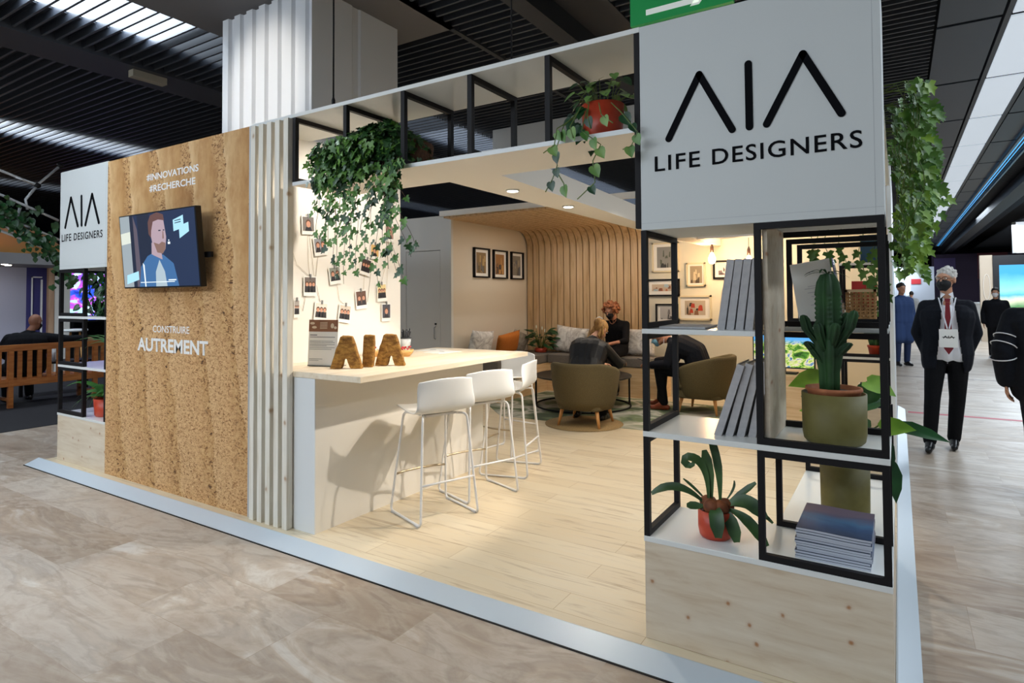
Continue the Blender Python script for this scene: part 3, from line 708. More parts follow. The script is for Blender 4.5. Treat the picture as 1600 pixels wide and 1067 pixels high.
# ---- snapshots on the photo wall
def photo_wall():
    pts = [(.475, 1.589, .12, .15, 0, 'two people', 0), (.24, 1.989, .09, .15, .1, 'pink portrait', 1), (.456, 2.048, .12, .14, -.05, 'grey portrait', 1), (.571, 1.896, .125, .14, -.16, 'smiling portrait', 2),
        (.717, 1.678, .12, .14, -.15, 'green portrait', 2), (1.046, 1.757, .115, .14, .22, 'dark group', 0), (1.327, 2.059, .11, .15, 0, 'portrait', 1), (1.149, 1.891, .105, .13, .05, 'ginger portrait', 1),
        (.579, 1.394, .13, .145, .1, 'group on white', 0), (.817, 1.373, .13, .145, .14, 'group of three', 0), (.996, 1.485, .125, .155, -.1, 'couple', 2), (1.233, 1.544, .115, .155, -.06, 'yellow group', 0), (1.287, 1.372, .11, .155, 0, 'single portrait', 1),
        (.354, 1.422, .05, .135, 0, 'cropped group', 0), (.21, 1.664, .07, .14, .05, 'dark pair', 0)]
    labs = ['square snapshot of a group in dark clothes, second row at the left', 'snapshot of a pinkish portrait nearest the battens, upper row', 'greyish snapshot at the upper left behind an ivy strand', 'tilted snapshot of a smiling face below the left ivy', 'tilted snapshot with green and mauve tones under the ivy',
        'strongly tilted snapshot of two people among ivy tips', 'snapshot highest at the right edge of the photo wall', 'yellowish snapshot half hidden in the ivy at the right', 'snapshot on pale ground just above the information card', 'snapshot of a laughing trio just right of the information card',
        'snapshot of two dark-haired people in the middle of the wall', 'warm yellow snapshot to the right of the dark-haired pair', 'single portrait snapshot lowest at the right of the photo wall', 'narrow snapshot beside the last batten, lowest at the left', 'dark snapshot glimpsed between the last two battens']
    bgs = ['#6e6460', '#c99a94', '#77706c', '#8d8f96', '#8a8f86', '#3a3130', '#a48274', '#d8b070', '#e2ded2', '#cfc3b4', '#684c40', '#e6cf96', '#4a4a54', '#a8a09a', '#2e2830']
    sk = M('print_skin', '#c9937a', .6); dk = M('print_dark', '#26242a', .6); hr = M('print_hair', '#5a3a28', .6)
    for i, (y, z, wd, h, a, _, kind) in enumerate(pts):
        t = thing('snapshot', labs[i], 'photo', (-2.797, y, z), group='snapshots pegged on the photo wall')
        rm = Matrix.Rotation(-a, 3, 'X'); c = V((-2.786, y, z))
        def Q(u, v, d=0): return c + rm @ V((d, u*wd/2, v*h/2))
        m = MB(); m.obox(c, (.002, wd, h), rm); pb = m.build('print_border', PAPER, t)
        m = MB(); m.mi = 0
        m.poly([Q(-.86, -.62, .0016), Q(.86, -.62, .0016), Q(.86, .88, .0016), Q(-.86, .88, .0016)])
        def disc(u, v, r, mi, d, sq=1.2):
            m.mi = mi; m.poly([c + rm @ V((d, u*wd/2 + r*math.cos(q*PI/6), v*h/2 + r*sq*math.sin(q*PI/6))) for q in range(12)])
        if kind == 0:
            for u in (-.5, 0, .5):
                m.mi = 2; m.poly([Q(u-.34, -.62, .0022), Q(u+.34, -.62, .0022), Q(u+.26, 0, .0022), Q(u-.26, 0, .0022)])
                disc(u, .24, wd*.125, 3, .0026); disc(u, .16, wd*.1, 1, .003)
        elif kind == 1:
            m.mi = 2; m.poly([Q(-.55, -.62, .0022), Q(.55, -.62, .0022), Q(.35, -.2, .0022), Q(-.35, -.2, .0022)]); disc(0, .2, wd*.21, 3, .0026); disc(0, .1, wd*.17, 1, .003)
        else:
            for u in (-.38, .38):
                m.mi = 2; m.poly([Q(u-.4, -.62, .0022), Q(u+.4, -.62, .0022), Q(u+.25, -.1, .0022), Q(u-.25, -.1, .0022)]); disc(u, .2, wd*.16, 3, .0026); disc(u, .13, wd*.12, 1, .003)
        m.build('picture', [M('print_bg_%d' % i, bgs[i], .6), sk, dk, hr], pb)
        p = Q(0, 1); MB().obox(p + V((.004, 0, 0)), (.01, .012, .03), rm).build('clip', M('clip_steel', '#9a9a9a', .3, .8), t)
    # strings between the clips
    for k, ids in enumerate(((14, 1, 0, 2, 8), (13, 0, 3), (4, 9), (5, 10, 7), (11, 6, 12))):
        for a, b in zip(ids, ids[1:]):
            pa, pb = pts[a], pts[b]
            t = thing('string', 'thin pale string linking snapshots on the photo wall', 'string', (-2.795, pa[0], pa[1]), group='strings of the photo wall')
            MB().tube([(-2.793, pa[0], pa[1]+pa[3]/2), (-2.793, (pa[0]+pb[0])/2, min(pa[1], pb[1])-.02 if k % 2 else (pa[1]+pb[1])/2-.04), (-2.793, pb[0], pb[1]+pb[3]/2)], .0016, 5).build('cord', M('string_beige', '#cfc2ae', .8), t)
photo_wall()

# ---- television on the earth panel
def tv():
    t = thing('television', 'flat television tilted forward on the earth panel showing a red-haired man', 'television', (-3.79, -.1, 1.87))
    o = V((-4.334, -.10, 1.584)); X = V((1, 0, 0)); top = V((0, -.05, .579)); Z = top.normalized(); N = X.cross(Z); wd, h = 1.081, top.length
    def P(u, v, d=0): return o + X*(u*wd) + Z*(v*h) + N*d
    m = MB(); m.prism([P(0, 0), P(1, 0), P(1, 1), P(0, 1)], -N*.045); cs = m.build('casing', M('tv_black', '#0c0d10', .3), t, bev=.003)
    MB().box(-3.95, -.055, 1.74, -3.62, -.001, 2.02).box(-3.3, -.05, 1.80, -3.22, -.03, 1.84).build('wall_bracket', BLACK, t)
    def em(n, c, s=1.15): return M('screen_'+n, '#050505', .25, es=s, ecol=c)
    mats = [em('navy', '#222f4a'), em('grey', '#8f9aa0'), em('mauve', '#57505c'), em('hair', '#5e4442'), em('face', '#a4909a'), em('shirt', '#3c6492'), em('cyan', '#9fd0e6'), em('scarf', '#9fb0ba'), em('dark', '#20283a'), em('white', '#dfeaf0'), em('beard', '#7c625a'), em('glow', '#c9cfc4')]
    m = MB()
    def pg(mi, pts, lay): m.mi = mi; m.poly([P(.012+u*.976, .02+v*.965, .0006 + lay*.0003) for u, v in pts])
    pg(0, [(0, 0), (1, 0), (1, 1), (0, 1)], 0)
    pg(1, [(0, 0), (.14, 0), (.14, 1), (0, 1)], 1); pg(11, [(.0, .6), (.14, .62), (.14, .78), (0, .76)], 2); pg(8, [(.14, 0), (.19, 0), (.19, 1), (.14, 1)], 1); pg(2, [(.19, 0), (.26, 0), (.24, .8), (.19, 1)], 1); pg(8, [(.26, 0), (.42, 0), (.42, 1), (.25, 1)], 1)
    pg(5, [(.22, 0), (.26, .28), (.36, .42), (.46, .47), (.58, .42), (.70, .30), (.75, 0)], 2)
    pg(4, [(.42, .44), (.56, .36), (.55, .55), (.43, .6)], 3)
    pg(4, [(.42, .78), (.44, .60), (.50, .46), (.57, .44), (.61, .50), (.63, .66), (.61, .88), (.52, .93), (.44, .90)], 4)
    pg(10, [(.46, .60), (.50, .46), (.57, .44), (.61, .50), (.615, .58), (.57, .60), (.53, .57)], 5)
    pg(3, [(.40, .72), (.40, .88), (.44, .97), (.53, 1.0), (.61, .96), (.62, .88), (.54, .90), (.47, .88), (.44, .76), (.43, .66)], 6)
    pg(8, [(.535, .745), (.565, .745), (.565, .76), (.535, .76)], 6); pg(8, [(.595, .745), (.615, .745), (.615, .76), (.595, .76)], 6); pg(10, [(.58, .64), (.60, .64), (.60, .74), (.59, .74)], 6)
    pg(7, [(.45, 0), (.46, .2), (.52, .36), (.58, .2), (.60, 0)], 5); pg(5, [(.43, .44), (.50, .38), (.45, .28)], 6); pg(9, [(.30, 0), (.315, 0), (.31, .30), (.29, .33)], 5)
    pg(6, [(.73, .87), (.86, .92), (.86, .80), (.92, .82), (.92, .70), (.80, .62), (.80, .74), (.73, .72)], 3); pg(6, [(.04, .04), (.22, .1), (.22, .22), (.05, .17)], 3)
    for v in (.86, .83): pg(8, [(.75, v-.01), (.83, v), (.83, v+.012), (.75, v)], 5)
    pg(9, [(.655, .60), (.665, .60), (.665, .62), (.655, .62)], 3); pg(9, [(.645, .56), (.675, .56), (.675, .59), (.645, .59)], 3)
    pg(9, [(.24, .055), (.70, .055), (.70, .065), (.24, .065)], 7); pg(9, [(.62, .075), (.72, .075), (.72, .09), (.62, .09)], 7)
    m.build('screen', mats, cs, fixn=False)
tv()

# ---- framed pictures
def framed(axis, c, wd, h, fcol, art, label, group, fw=.025, depth=.03, mat_w=.22):
    """axis 'x': hangs on a wall of constant x, seen from +x; 'y': wall of constant y, seen from -y"""
    t = thing('picture_frame', label, 'picture', c, group=group)
    c = V(c)
    if axis == 'x': U, N = V((0, 1, 0)), V((1, 0, 0))
    else: U, N = V((1, 0, 0)), V((0, -1, 0))
    Z = V((0, 0, 1)); rot = Matrix((U, N.cross(U) if False else Z, N)).transposed()
    def P(u, v, d): return c + U*u*wd/2 + Z*v*h/2 + N*d
    m = MB()
    for (u0, v0, u1, v1) in ((-1, -1, -1+2*fw/wd, 1), (1-2*fw/wd, -1, 1, 1), (-1, -1, 1, -1+2*fw/h), (-1, 1-2*fw/h, 1, 1)):
        m.prism([P(u0, v0, 0), P(u1, v0, 0), P(u1, v1, 0), P(u0, v1, 0)], N*depth)
    m.build('frame', fcol, t)
    mo = MB().prism([P(-.93, -.93, .002), P(.93, -.93, .002), P(.93, .93, .002), P(-.93, .93, .002)], N*.006).build('mount', PAPER, t)
    m = MB(); a = 1 - mat_w*1.35 - .08; b = 1 - mat_w*1.35*wd/h*.9 - .06
    m.poly([P(-a, -b, .009), P(a, -b, .009), P(a, b, .009), P(-a, b, .009)]); rr = random.Random(label)
    mats = [M('art_'+art[0], art[0], .6)]
    for i, cc in enumerate(art[1:]):
        m.mi = i+1; mats.append(M('art_' + cc, cc, .6))
        for k in range(4):
            u0 = rr.uniform(-.95, .5); u1 = u0 + rr.uniform(.12, .5); v0 = rr.uniform(-.98, .2) if i else -1; v1 = v0 + rr.uniform(.2, .9)
            u1 = min(u1, 1); v1 = min(v1, 1); d = .0093 + .0004*(i*4+k)
            m.poly([P(u0*a, v0*b, d), P(u1*a, v0*b, d), P((u1 - rr.uniform(0, .1))*a, v1*b, d), P((u0 + rr.uniform(0, .1))*a, min(1, v1 + rr.uniform(-.1, .1))*b, d)])
    m.build('print', mats, mo, fixn=False)
def pictures():
    g = 'trio of framed pictures on the lounge side wall'
    for i, (y0, y1, z0, z1, art) in enumerate(((4.93, 5.35, 1.805, 2.265, ('#8a7250', '#55452c', '#b59a6a', '#6d6a66')), (5.46, 5.87, 1.80, 2.262, ('#a07448', '#5e3c24', '#c99a5e', '#4c4440')), (5.99, 6.38, 1.80, 2.262, ('#8c8478', '#57504a', '#b3a690', '#6a6c74')))):
        framed('x', (-4.498, (y0+y1)/2, (z0+z1)/2), y1-y0, z1-z0, BLACK, art, ['nearest of the three black-framed prints left of the slat wall', 'middle of the three black-framed prints left of the slat wall', 'black-framed print closest to the slat wall'][i], g, .022, .04)
    g = 'framed pictures behind the seated man'
    CF = M('cream_frame', '#e0d4b4', .5)
    for x0, x1, z0, z1, f, art, lab in ((-2.26, -1.84, 1.87, 2.33, CF, ('#8e8e8a', '#3a3a3a', '#5c6258'), 'cream-framed dark landscape print highest at the left'),
        (-2.37, -1.83, 1.50, 1.765, BLACK, ('#c8b8a4', '#c07a5a', '#8a5a44', '#a9c0cc'), 'black-framed pinkish townscape print below the cream frame'),
        (-2.21, -1.85, 1.09, 1.385, BLACK, ('#b8b8b8', '#3c3c3e', '#77777a'), 'black-framed black and white print lowest at the left'),
        (-1.727, -1.44, 1.645, 2.0, CF, ('#9a8c76', '#4c4234', '#cbbd9e'), 'cream-framed small upright print under the glowing bulb'),
        (-1.33, -.96, 1.75, 2.02, BLACK, ('#d8d4d4', '#7a6a74', '#50484e'), 'black-framed landscape print partly behind grey box files'),
        (-1.85, -1.36, 1.14, 1.51, CF, ('#c2b4a0', '#8a6448', '#3a3c34', '#c04830'), 'large cream-framed landscape print in the middle of the wall'),
        (-1.19, -.85, 1.25, 1.62, BLACK, ('#e4e4e4', '#98a0a4'), 'black-framed print almost hidden behind grey box files')):
        framed('y', ((x0+x1)/2, 6.598, (z0+z1)/2), x1-x0, z1-z0, f, art, lab, g, .025, .03)
pictures()

# ================================================================== FURNITURE
def make_stool(label):
    t = thing('bar_stool', label, 'stool', (0, 0, 0), 0, 'white bar stools along the bar')
    prof = [(-.228, .700, .13), (-.222, .718, .175), (-.17, .730, .207), (-.08, .726, .226), (.02, .714, .234), (.10, .706, .236), (.148, .714, .236), (.18, .745, .234), (.2, .80, .229), (.212, .88, .224), (.22, .94, .217), (.222, .957, .205)]
    nu = 12; vs = []; fs = []
    for i, (x, z, hw) in enumerate(prof):
        back = max(0, min(1, (z - .745) / .12))
        for j in range(nu + 1):
            u = j / nu * 2 - 1; e = abs(u)**2.4
            vs.append((x - back*e*.055 - (1-back)*0, u*hw, z + (1-back)*e*.012 - (e*.02 if i == len(prof)-1 else 0)))
    for i in range(len(prof)-1):
        for j in range(nu): fs.append((i*(nu+1)+j, i*(nu+1)+j+1, (i+1)*(nu+1)+j+1, (i+1)*(nu+1)+j))
    m = MB(); m.smooth = True; m.add(vs, fs); o = m.build('seat_shell', SHELL, t, local=True)
    md = o.modifiers.new('s', 'SOLIDIFY'); md.thickness = .011; md.offset = -1
    md = o.modifiers.new('u', 'SUBSURF'); md.levels = 1; md.render_levels = 1
    def rnd(p, q, r, k=5, d=.035):
        p, q, r = V(p), V(q), V(r); a = q + (p-q).normalized()*d; b = q + (r-q).normalized()*d
        return [a.lerp(q, t_).lerp(q.lerp(b, t_), t_) for t_ in [i/k for i in range(k+1)]]
    for s in (-1, 1):
        a, b, c, d = (-.125, s*.17, .70), (-.215, s*.225, .0085), (.21, s*.225, .0085), (.15, s*.175, .690)
        pts = [V((0.02, s*.10, .696)), *rnd((0.02, s*.10, .696), a, b), *rnd(a, b, c), *rnd(b, c, d), *rnd(c, d, (.03, s*.10, .692)), V((.03, s*.10, .690))]
        lg = MB().tube(pts, .0085, 8).build('sled_leg', WIREW, t, local=True)
        for x in (-.17, .165): MB().box(x-.025, s*.225-.011, 0, x+.025, s*.225+.011, .008).build('glide', M('glide_grey', '#cfcfd0', .5), lg, local=True)
    z = .26; fx = -.125 - .09*(.722-z)/.714; y = .17 + .055*(.722-z)/.714; bx = .15 + .06*(.728-z)/.72
    MB().tube([(fx, -y, z), (fx-.03, -y*.6, z), (fx-.042, 0, z), (fx-.03, y*.6, z), (fx, y, z)], .0085, 8).build('footrest', M('footrest_steel', '#b9a98e', .3, .7), t, local=True)
    MB().tube([(bx, -y, z), (bx, y, z)], .0075, 8).build('back_bar', WIREW, t, local=True)
    MB().box(-.10, -.12, .686, .10, .12, .70).build('seat_mount', WIREW, t, local=True)
    return t
st0 = make_stool('white bar stool nearest the camera, drawn up to the bar front')
st0.location = (-1.80, .735, 0); st0.rotation_euler = (0, 0, math.radians(-20))
dup(st0, (-1.80, 1.265, 0), math.radians(-20), 'second white bar stool from the front, between nearest stool and sideways stool')
dup(st0, (-1.90, 1.90, 0), math.radians(15), 'white bar stool seen sideways near the far end of the bar')
dup(st0, (-2.27, 2.42, 0), math.radians(82), 'farthest white bar stool, showing the inside of its backrest beyond the bar end')

def make_armchair(label, cat='armchair'):
    t = thing('armchair', label, cat, (0, 0, 0), 0, 'olive tub armchairs of the lounge')
    n = 40; rings = []
    for i in range(n + 1):
        a = math.radians(180 - 128 + 256*i/n); ca, sa = math.cos(a), math.sin(a)
        k = min(1, abs(i/n*2-1)); top = .735 - .15*max(0, (k-.35)/.65)**1.3
        ex = .40 if ca < 0 else .37
        def pt(r, z): return (ex*ca*r - .01, .41*sa*r, z)
        ring = [pt(.80, .20), pt(.88, .30), pt(.95, .45), pt(1.0, top-.04), pt(.995, top-.012), pt(.955, top), pt(.87, top-.004), pt(.82, top-.03), pt(.76, .45), pt(.70, .22)]
        rings.append(ring)
    k = len(rings[0]); vs = [p for r in rings for p in r]; fs = []
    for i in range(n):
        for j in range(k): fs.append((i*k+j, i*k+(j+1) % k, (i+1)*k+(j+1) % k, (i+1)*k+j))
    fs += [tuple(range(k)), tuple(n*k+j for j in range(k-1, -1, -1))]
    m = MB(); m.smooth = True; m.add(vs, fs); m.build('back_shell', OLIVE, t, local=True)
    def slab(z0, z1, sc_, name, b=.02):
        pts = []
        for i in range(36):
            a = 2*PI*i/36; c, s = math.cos(a), math.sin(a); e = .55
            pts.append((math.copysign(abs(c)**e, c)*.345*sc_ + .02, math.copysign(abs(s)**e, s)*.315*sc_, z0))
        MB().prism(pts, (0, 0, z1-z0)).build(name, OLIVE, t, local=True, bev=b)
    slab(.19, .30, .93, 'seat_base'); slab(.302, .43, .97, 'seat_cushion', .035)
    for sx in (-1, 1):
        for sy in (-1, 1):
            MB().tube([(sx*.21, sy*.21, .195), (sx*.245, sy*.25, .0)], [.024, .013], 12).build('leg', LEGW, t, local=True)
    return t
ch = make_armchair('olive tub armchair seen from behind, occupied by the blond woman')
ch.location = (-2.18, 3.99, .006); ch.rotation_euler = (0, 0, math.radians(95))
dup(ch, (-1.19, 5.45, .006), math.radians(176), 'olive tub armchair facing left, occupied by the man with the blue mask')

def lounge():
    t = thing('rug', 'green and grey camouflage rug under the round coffee table', 'rug', (-2, 4.9, 0), group=None)
    MB().prism([(-3.9, 4.45, 0), (-3.3, 3.86, 0), (-1.5, 3.98, 0), (-.3, 4.08, 0), (-.3, 5.95, 0), (-3.78, 5.96, 0)], (0, 0, .004)).build('pile', RUG, t)
    t = thing('rug', 'small brown round rug under the olive armchair seen from behind', 'rug', (-2.2, 3.95, .0042))
    MB().lathe([(.46, .0042), (.46, .0058)], (-2.2, 3.98, 0), 40).build('pile', BROWNRUG, t)
    # coffee table
    c = (-2.74, 5.08, 0); t = thing('coffee_table', 'round black coffee table with ring base on the camouflage rug', 'table', c)
    MB().lathe([(.655, .405), (.665, .408), (.665, .424), (.655, .428)], c, 48).build('table_top', M('black_table_top', '#26221e', .35), t)
    MB().tube([(c[0]+.65*math.cos(a), c[1]+.65*math.sin(a), .015) for a in [2*PI*i/40 for i in range(40)]], .011, 8, closed=True).build('base_ring', BLACK, t)
    for k in range(4):
        a = k*PI/2 + .62; x, y = c[0]+.65*math.cos(a), c[1]+.65*math.sin(a)
        MB().box(x-.01, y-.01, .01, x+.01, y+.01, .41).build('leg', BLACK, t)
    o = thing('phone', 'dark phone lying on the round coffee table', 'phone', (-2.42, 5.35, .428)); MB().obox((-2.42, 5.35, .433), (.075, .15, .009), Matrix.Rotation(.5, 3, 'Z')).build('case', M('phone_black', '#101014', .2), o, bev=.002)
    # corner bench
    t = thing('corner_bench', 'plywood corner bench with grey seat cushions along two lounge walls', 'bench', (-4.2, 6.3, 0))
    MB().box(-3.835, 6.04, 0, -1.95, 6.485, .44).build('back_run', BENCHW, t, bev=.002); MB().box(-4.495, 4.62, 0, -3.837, 6.485, .44).build('side_run', BENCHW, t, bev=.002)
    for x0, x1 in ((-3.83, -2.9), (-2.89, -1.95)): MB().box(x0, 6.03, .441, x1, 6.485, .59).build('seat_cushion', GREYCUSH, t, bev=.02)
    for y0, y1 in ((4.62, 5.4), (5.41, 6.485)): MB().box(-4.495, y0, .441, -3.84, y1, .59).build('seat_cushion', GREYCUSH, t, bev=.02)
    def pillow(label, c, wd, h, rot, mat, th=.14, group=None):
        o = thing('cushion', label, 'cushion', c, group=group); m = MB(); nx = 12; vs = []; fs = []
        for side in (1, -1):
            for i in range(nx+1):
                for j in range(nx+1):
                    u, v = i/nx*2-1, j/nx*2-1; b = max(0, (1-u**4)*(1-v**4))**.6; pin = 1 - .05*(1-abs(u))*abs(v)**3 
                    vs.append(V(c) + rot @ V((u*wd/2*(1-.06*(1-v*v)*abs(u)**4), side*th/2*b, v*h/2*(1-.06*(1-u*u)*abs(v)**4))))
        k = (nx+1)**2
        for s in (0, 1):
            for i in range(nx):
                for j in range(nx):
                    f = [s*k+i*(nx+1)+j, s*k+(i+1)*(nx+1)+j, s*k+(i+1)*(nx+1)+j+1, s*k+i*(nx+1)+j+1]; fs.append(f if s == 0 else f[::-1])
        m.smooth = True; m.add(vs, fs); me = m.mesh('cover', [mat]); bm = bmesh.new(); bm.from_mesh(me); bmesh.ops.remove_doubles(bm, verts=bm.verts, dist=.0004); bmesh.ops.recalc_face_normals(bm, faces=bm.faces); bm.to_mesh(me); bm.free()
        link_mesh('cover', me, o); return o
    g = 'marbled grey cushions on the corner bench'
    RX = lambda a: Matrix.Rotation(math.radians(a), 3, 'X'); RZ = lambda a: Matrix.Rotation(math.radians(a), 3, 'Z'); RY = lambda a: Matrix.Rotation(math.radians(a), 3, 'Y')
    pillow('large marbled grey cushion behind the blond woman', (-3.56, 6.34, .80), .60, .44, RX(-12) @ RY(6), MARB, group=g)
    pillow('large marbled grey cushion right of the curly-haired woman', (-2.42, 6.34, .80), .58, .42, RX(-12), MARB, group=g)
    pillow('marbled grey cushion with a dark corner against the side wall', (-4.30, 4.85, .80), .58, .42, RZ(90) @ RX(12) @ RY(4), MARB, group=g)
    pillow('small orange cushion leaning against the side wall', (-4.22, 5.47, .78), .52, .36, RZ(84) @ RX(18) @ RY(-8), ORANGEF)
    pillow('taupe patterned cushion in the bench corner behind the lily', (-4.34, 5.98, .76), .38, .36, RZ(70) @ RX(14) @ RY(20), noisy('taupe_pattern', '#8c8070', '#b0a492', 20, .85), group=None)
lounge()

# ---- pendant bulbs
for i, (x, y, z) in enumerate(((-1.26, 6.25, 2.15), (-.762, 6.25, 2.09))):
    t = thing('pendant_lamp', ['pendant lamp with a glowing bare bulb by the picture wall', 'pendant lamp with dark socket just left of the tall black frame'][i], 'lamp', (x, y, 2.69))
    MB().tube([(x, y, 2.69), (x, y, z+.05)], .004, 6).build('cord', BLACK, t)
    MB().lathe([(.008, z+.09), (.022, z+.05), (.024, z-.03), (.02, z-.03)], (x, y, 0), 14).build('socket', M('dark_socket', '#3a211a', .4), t)
    MB().lathe([(.012, z-.03), (.03, z-.06), (.05, z-.11), (.052, z-.14), (.04, z-.18), (.012, z-.195)], (x, y, 0), 18).build('bulb', M('glowing_bulb', '#ffdca8', .3, es=16, ecol='#ffd9a0'), t)
    d = bpy.data.lights.new('bulb_light', 'POINT'); d.energy = 12; d.color = (1, .62, .32); d.shadow_soft_size = .055
    o = bpy.data.objects.new('bulb_light', d); COL.objects.link(o); o.location = (x, y - .1, z - .14)

# ---- monitor on a plywood cabinet and far shelf tower
def back_right():
    t = thing('low_cabinet', 'plywood low cabinet carrying the small television at the back', 'cabinet', (0, 4.3, 0))
    MB().box(-.42, 4.05, 0, .40, 4.55, .685).build('body', BENCHW, t, bev=.002); MB().box(-.43, 4.04, .686, .41, 4.56, .706).build('top', BENCHW, t)
    t = thing('small_television', 'small television showing a green aerial view behind the right shelf tower', 'television', (-.04, 4.2, .706))
    MB().box(-.335, 4.18, .755, .255, 4.22, 1.10).build('casing', M('tv_black', '#0c0d10', .3), t, bev=.002)
    MB().box(-.06, 4.19, .716, -.02, 4.215, .76).build('stand_neck', BLACK, t); MB().box(-.17, 4.10, .706, .09, 4.27, .716).build('stand_base', BLACK, t)
    m = M('aerial_screen', '#050505', .25, es=1.0); q = NT(m); v = q.coords((1, 1, 1.6)); n = q.noise(v, 9, 5, .65, 1)
    r = q.ramp(n, 'Fac', [(.34, '#1c3a14'), (.44, '#4f8a2c'), (.5, '#b8d060'), (.56, '#e6d8b8'), (.6, '#3f7ab0'), (.7, '#2c5a24')])
    sx = q.n('ShaderNodeSeparateXYZ'); q.l(q.coords((1, 1, 1)), 0, sx, 0); mr = q.n('ShaderNodeMapRange'); mr.inputs[1].default_value = 1.00; mr.inputs[2].default_value = 1.05; q.l(sx, 'Z', mr, 0)
    mx = q.mix((mr, 0), (r, 0), '#58a8e8'); q.l(mx, 2, q.b, 'Emission Color')
    MB().box(-.323, 4.1785, .768, .243, 4.1798, 1.088).build('screen', m, t)
    a, b, y0, y1 = .48, .895, 4.2, 4.62
    t = thing('shelf_tower', 'far shelf tower of black frames and white boards behind the right tower', 'shelf unit', (.69, 4.4, 0))
    MB().box(a, y0, 0, b, y1, .418).build('base_cabinet', PLY, t)
    for z in (.419, .877, 1.331, 1.79): MB().box(a-.003, y0-.002, z, b, y1, z+.023).build('shelf', WHITE2, t)
    for z0, z1 in ((.443, .876), (.901, 1.33), (1.355, 1.789)):
        m = MB(); frame_y(m, y0, a, b, z0, z1, .028); m.build('metal_frame', BLACK, t)
        m = MB(); frame_x(m, a, y0+.03, y1, z0, z1, .028); m.build('metal_frame', BLACK, t)
    o = thing('booklet', 'red booklet leaning in the far shelf tower behind the basket', 'booklet', (.66, 4.4, 1.355)); MB().obox((.68, 4.45, 1.5), (.22, .012, .28), Matrix.Rotation(-.15, 3, 'X')).build('cover', M('red_cover', '#c22a2e', .5), o)
    o = thing('storage_box', 'blue storage box on top shelf of the far tower', 'box', (.78, 4.4, 1.815)); MB().box(.66, 4.28, 1.815, .88, 4.56, 2.08).build('carton', M('blue_box', '#28506e', .6), o, bev=.004); MB().box(.655, 4.275, 2.03, .885, 4.565, 2.085).build('lid', M('blue_lid', '#1f4160', .6), o)
    for i in range(6):
        z = .443 + .03*i; o = thing('brochure_pile', ['white brochure bundle %s in the far shelf tower' % s for s in ('at the bottom of the pile', 'second from the bottom of the pile', 'third from the bottom of the pile', 'third from the top of the pile', 'second from the top of the pile', 'topmost of the pile')][i], 'brochures', (.74, 4.35, z), group='brochure bundles in the far shelf tower')
        MB().box(.60+.004*i, 4.23, z, .86, 4.5, z+.026).build('paper_block', PAPER, o); MB().box(.61+.004*i, 4.24, z+.0262, .85, 4.5, z+.0292).build('dark_cover', BLACK, o)
back_right()

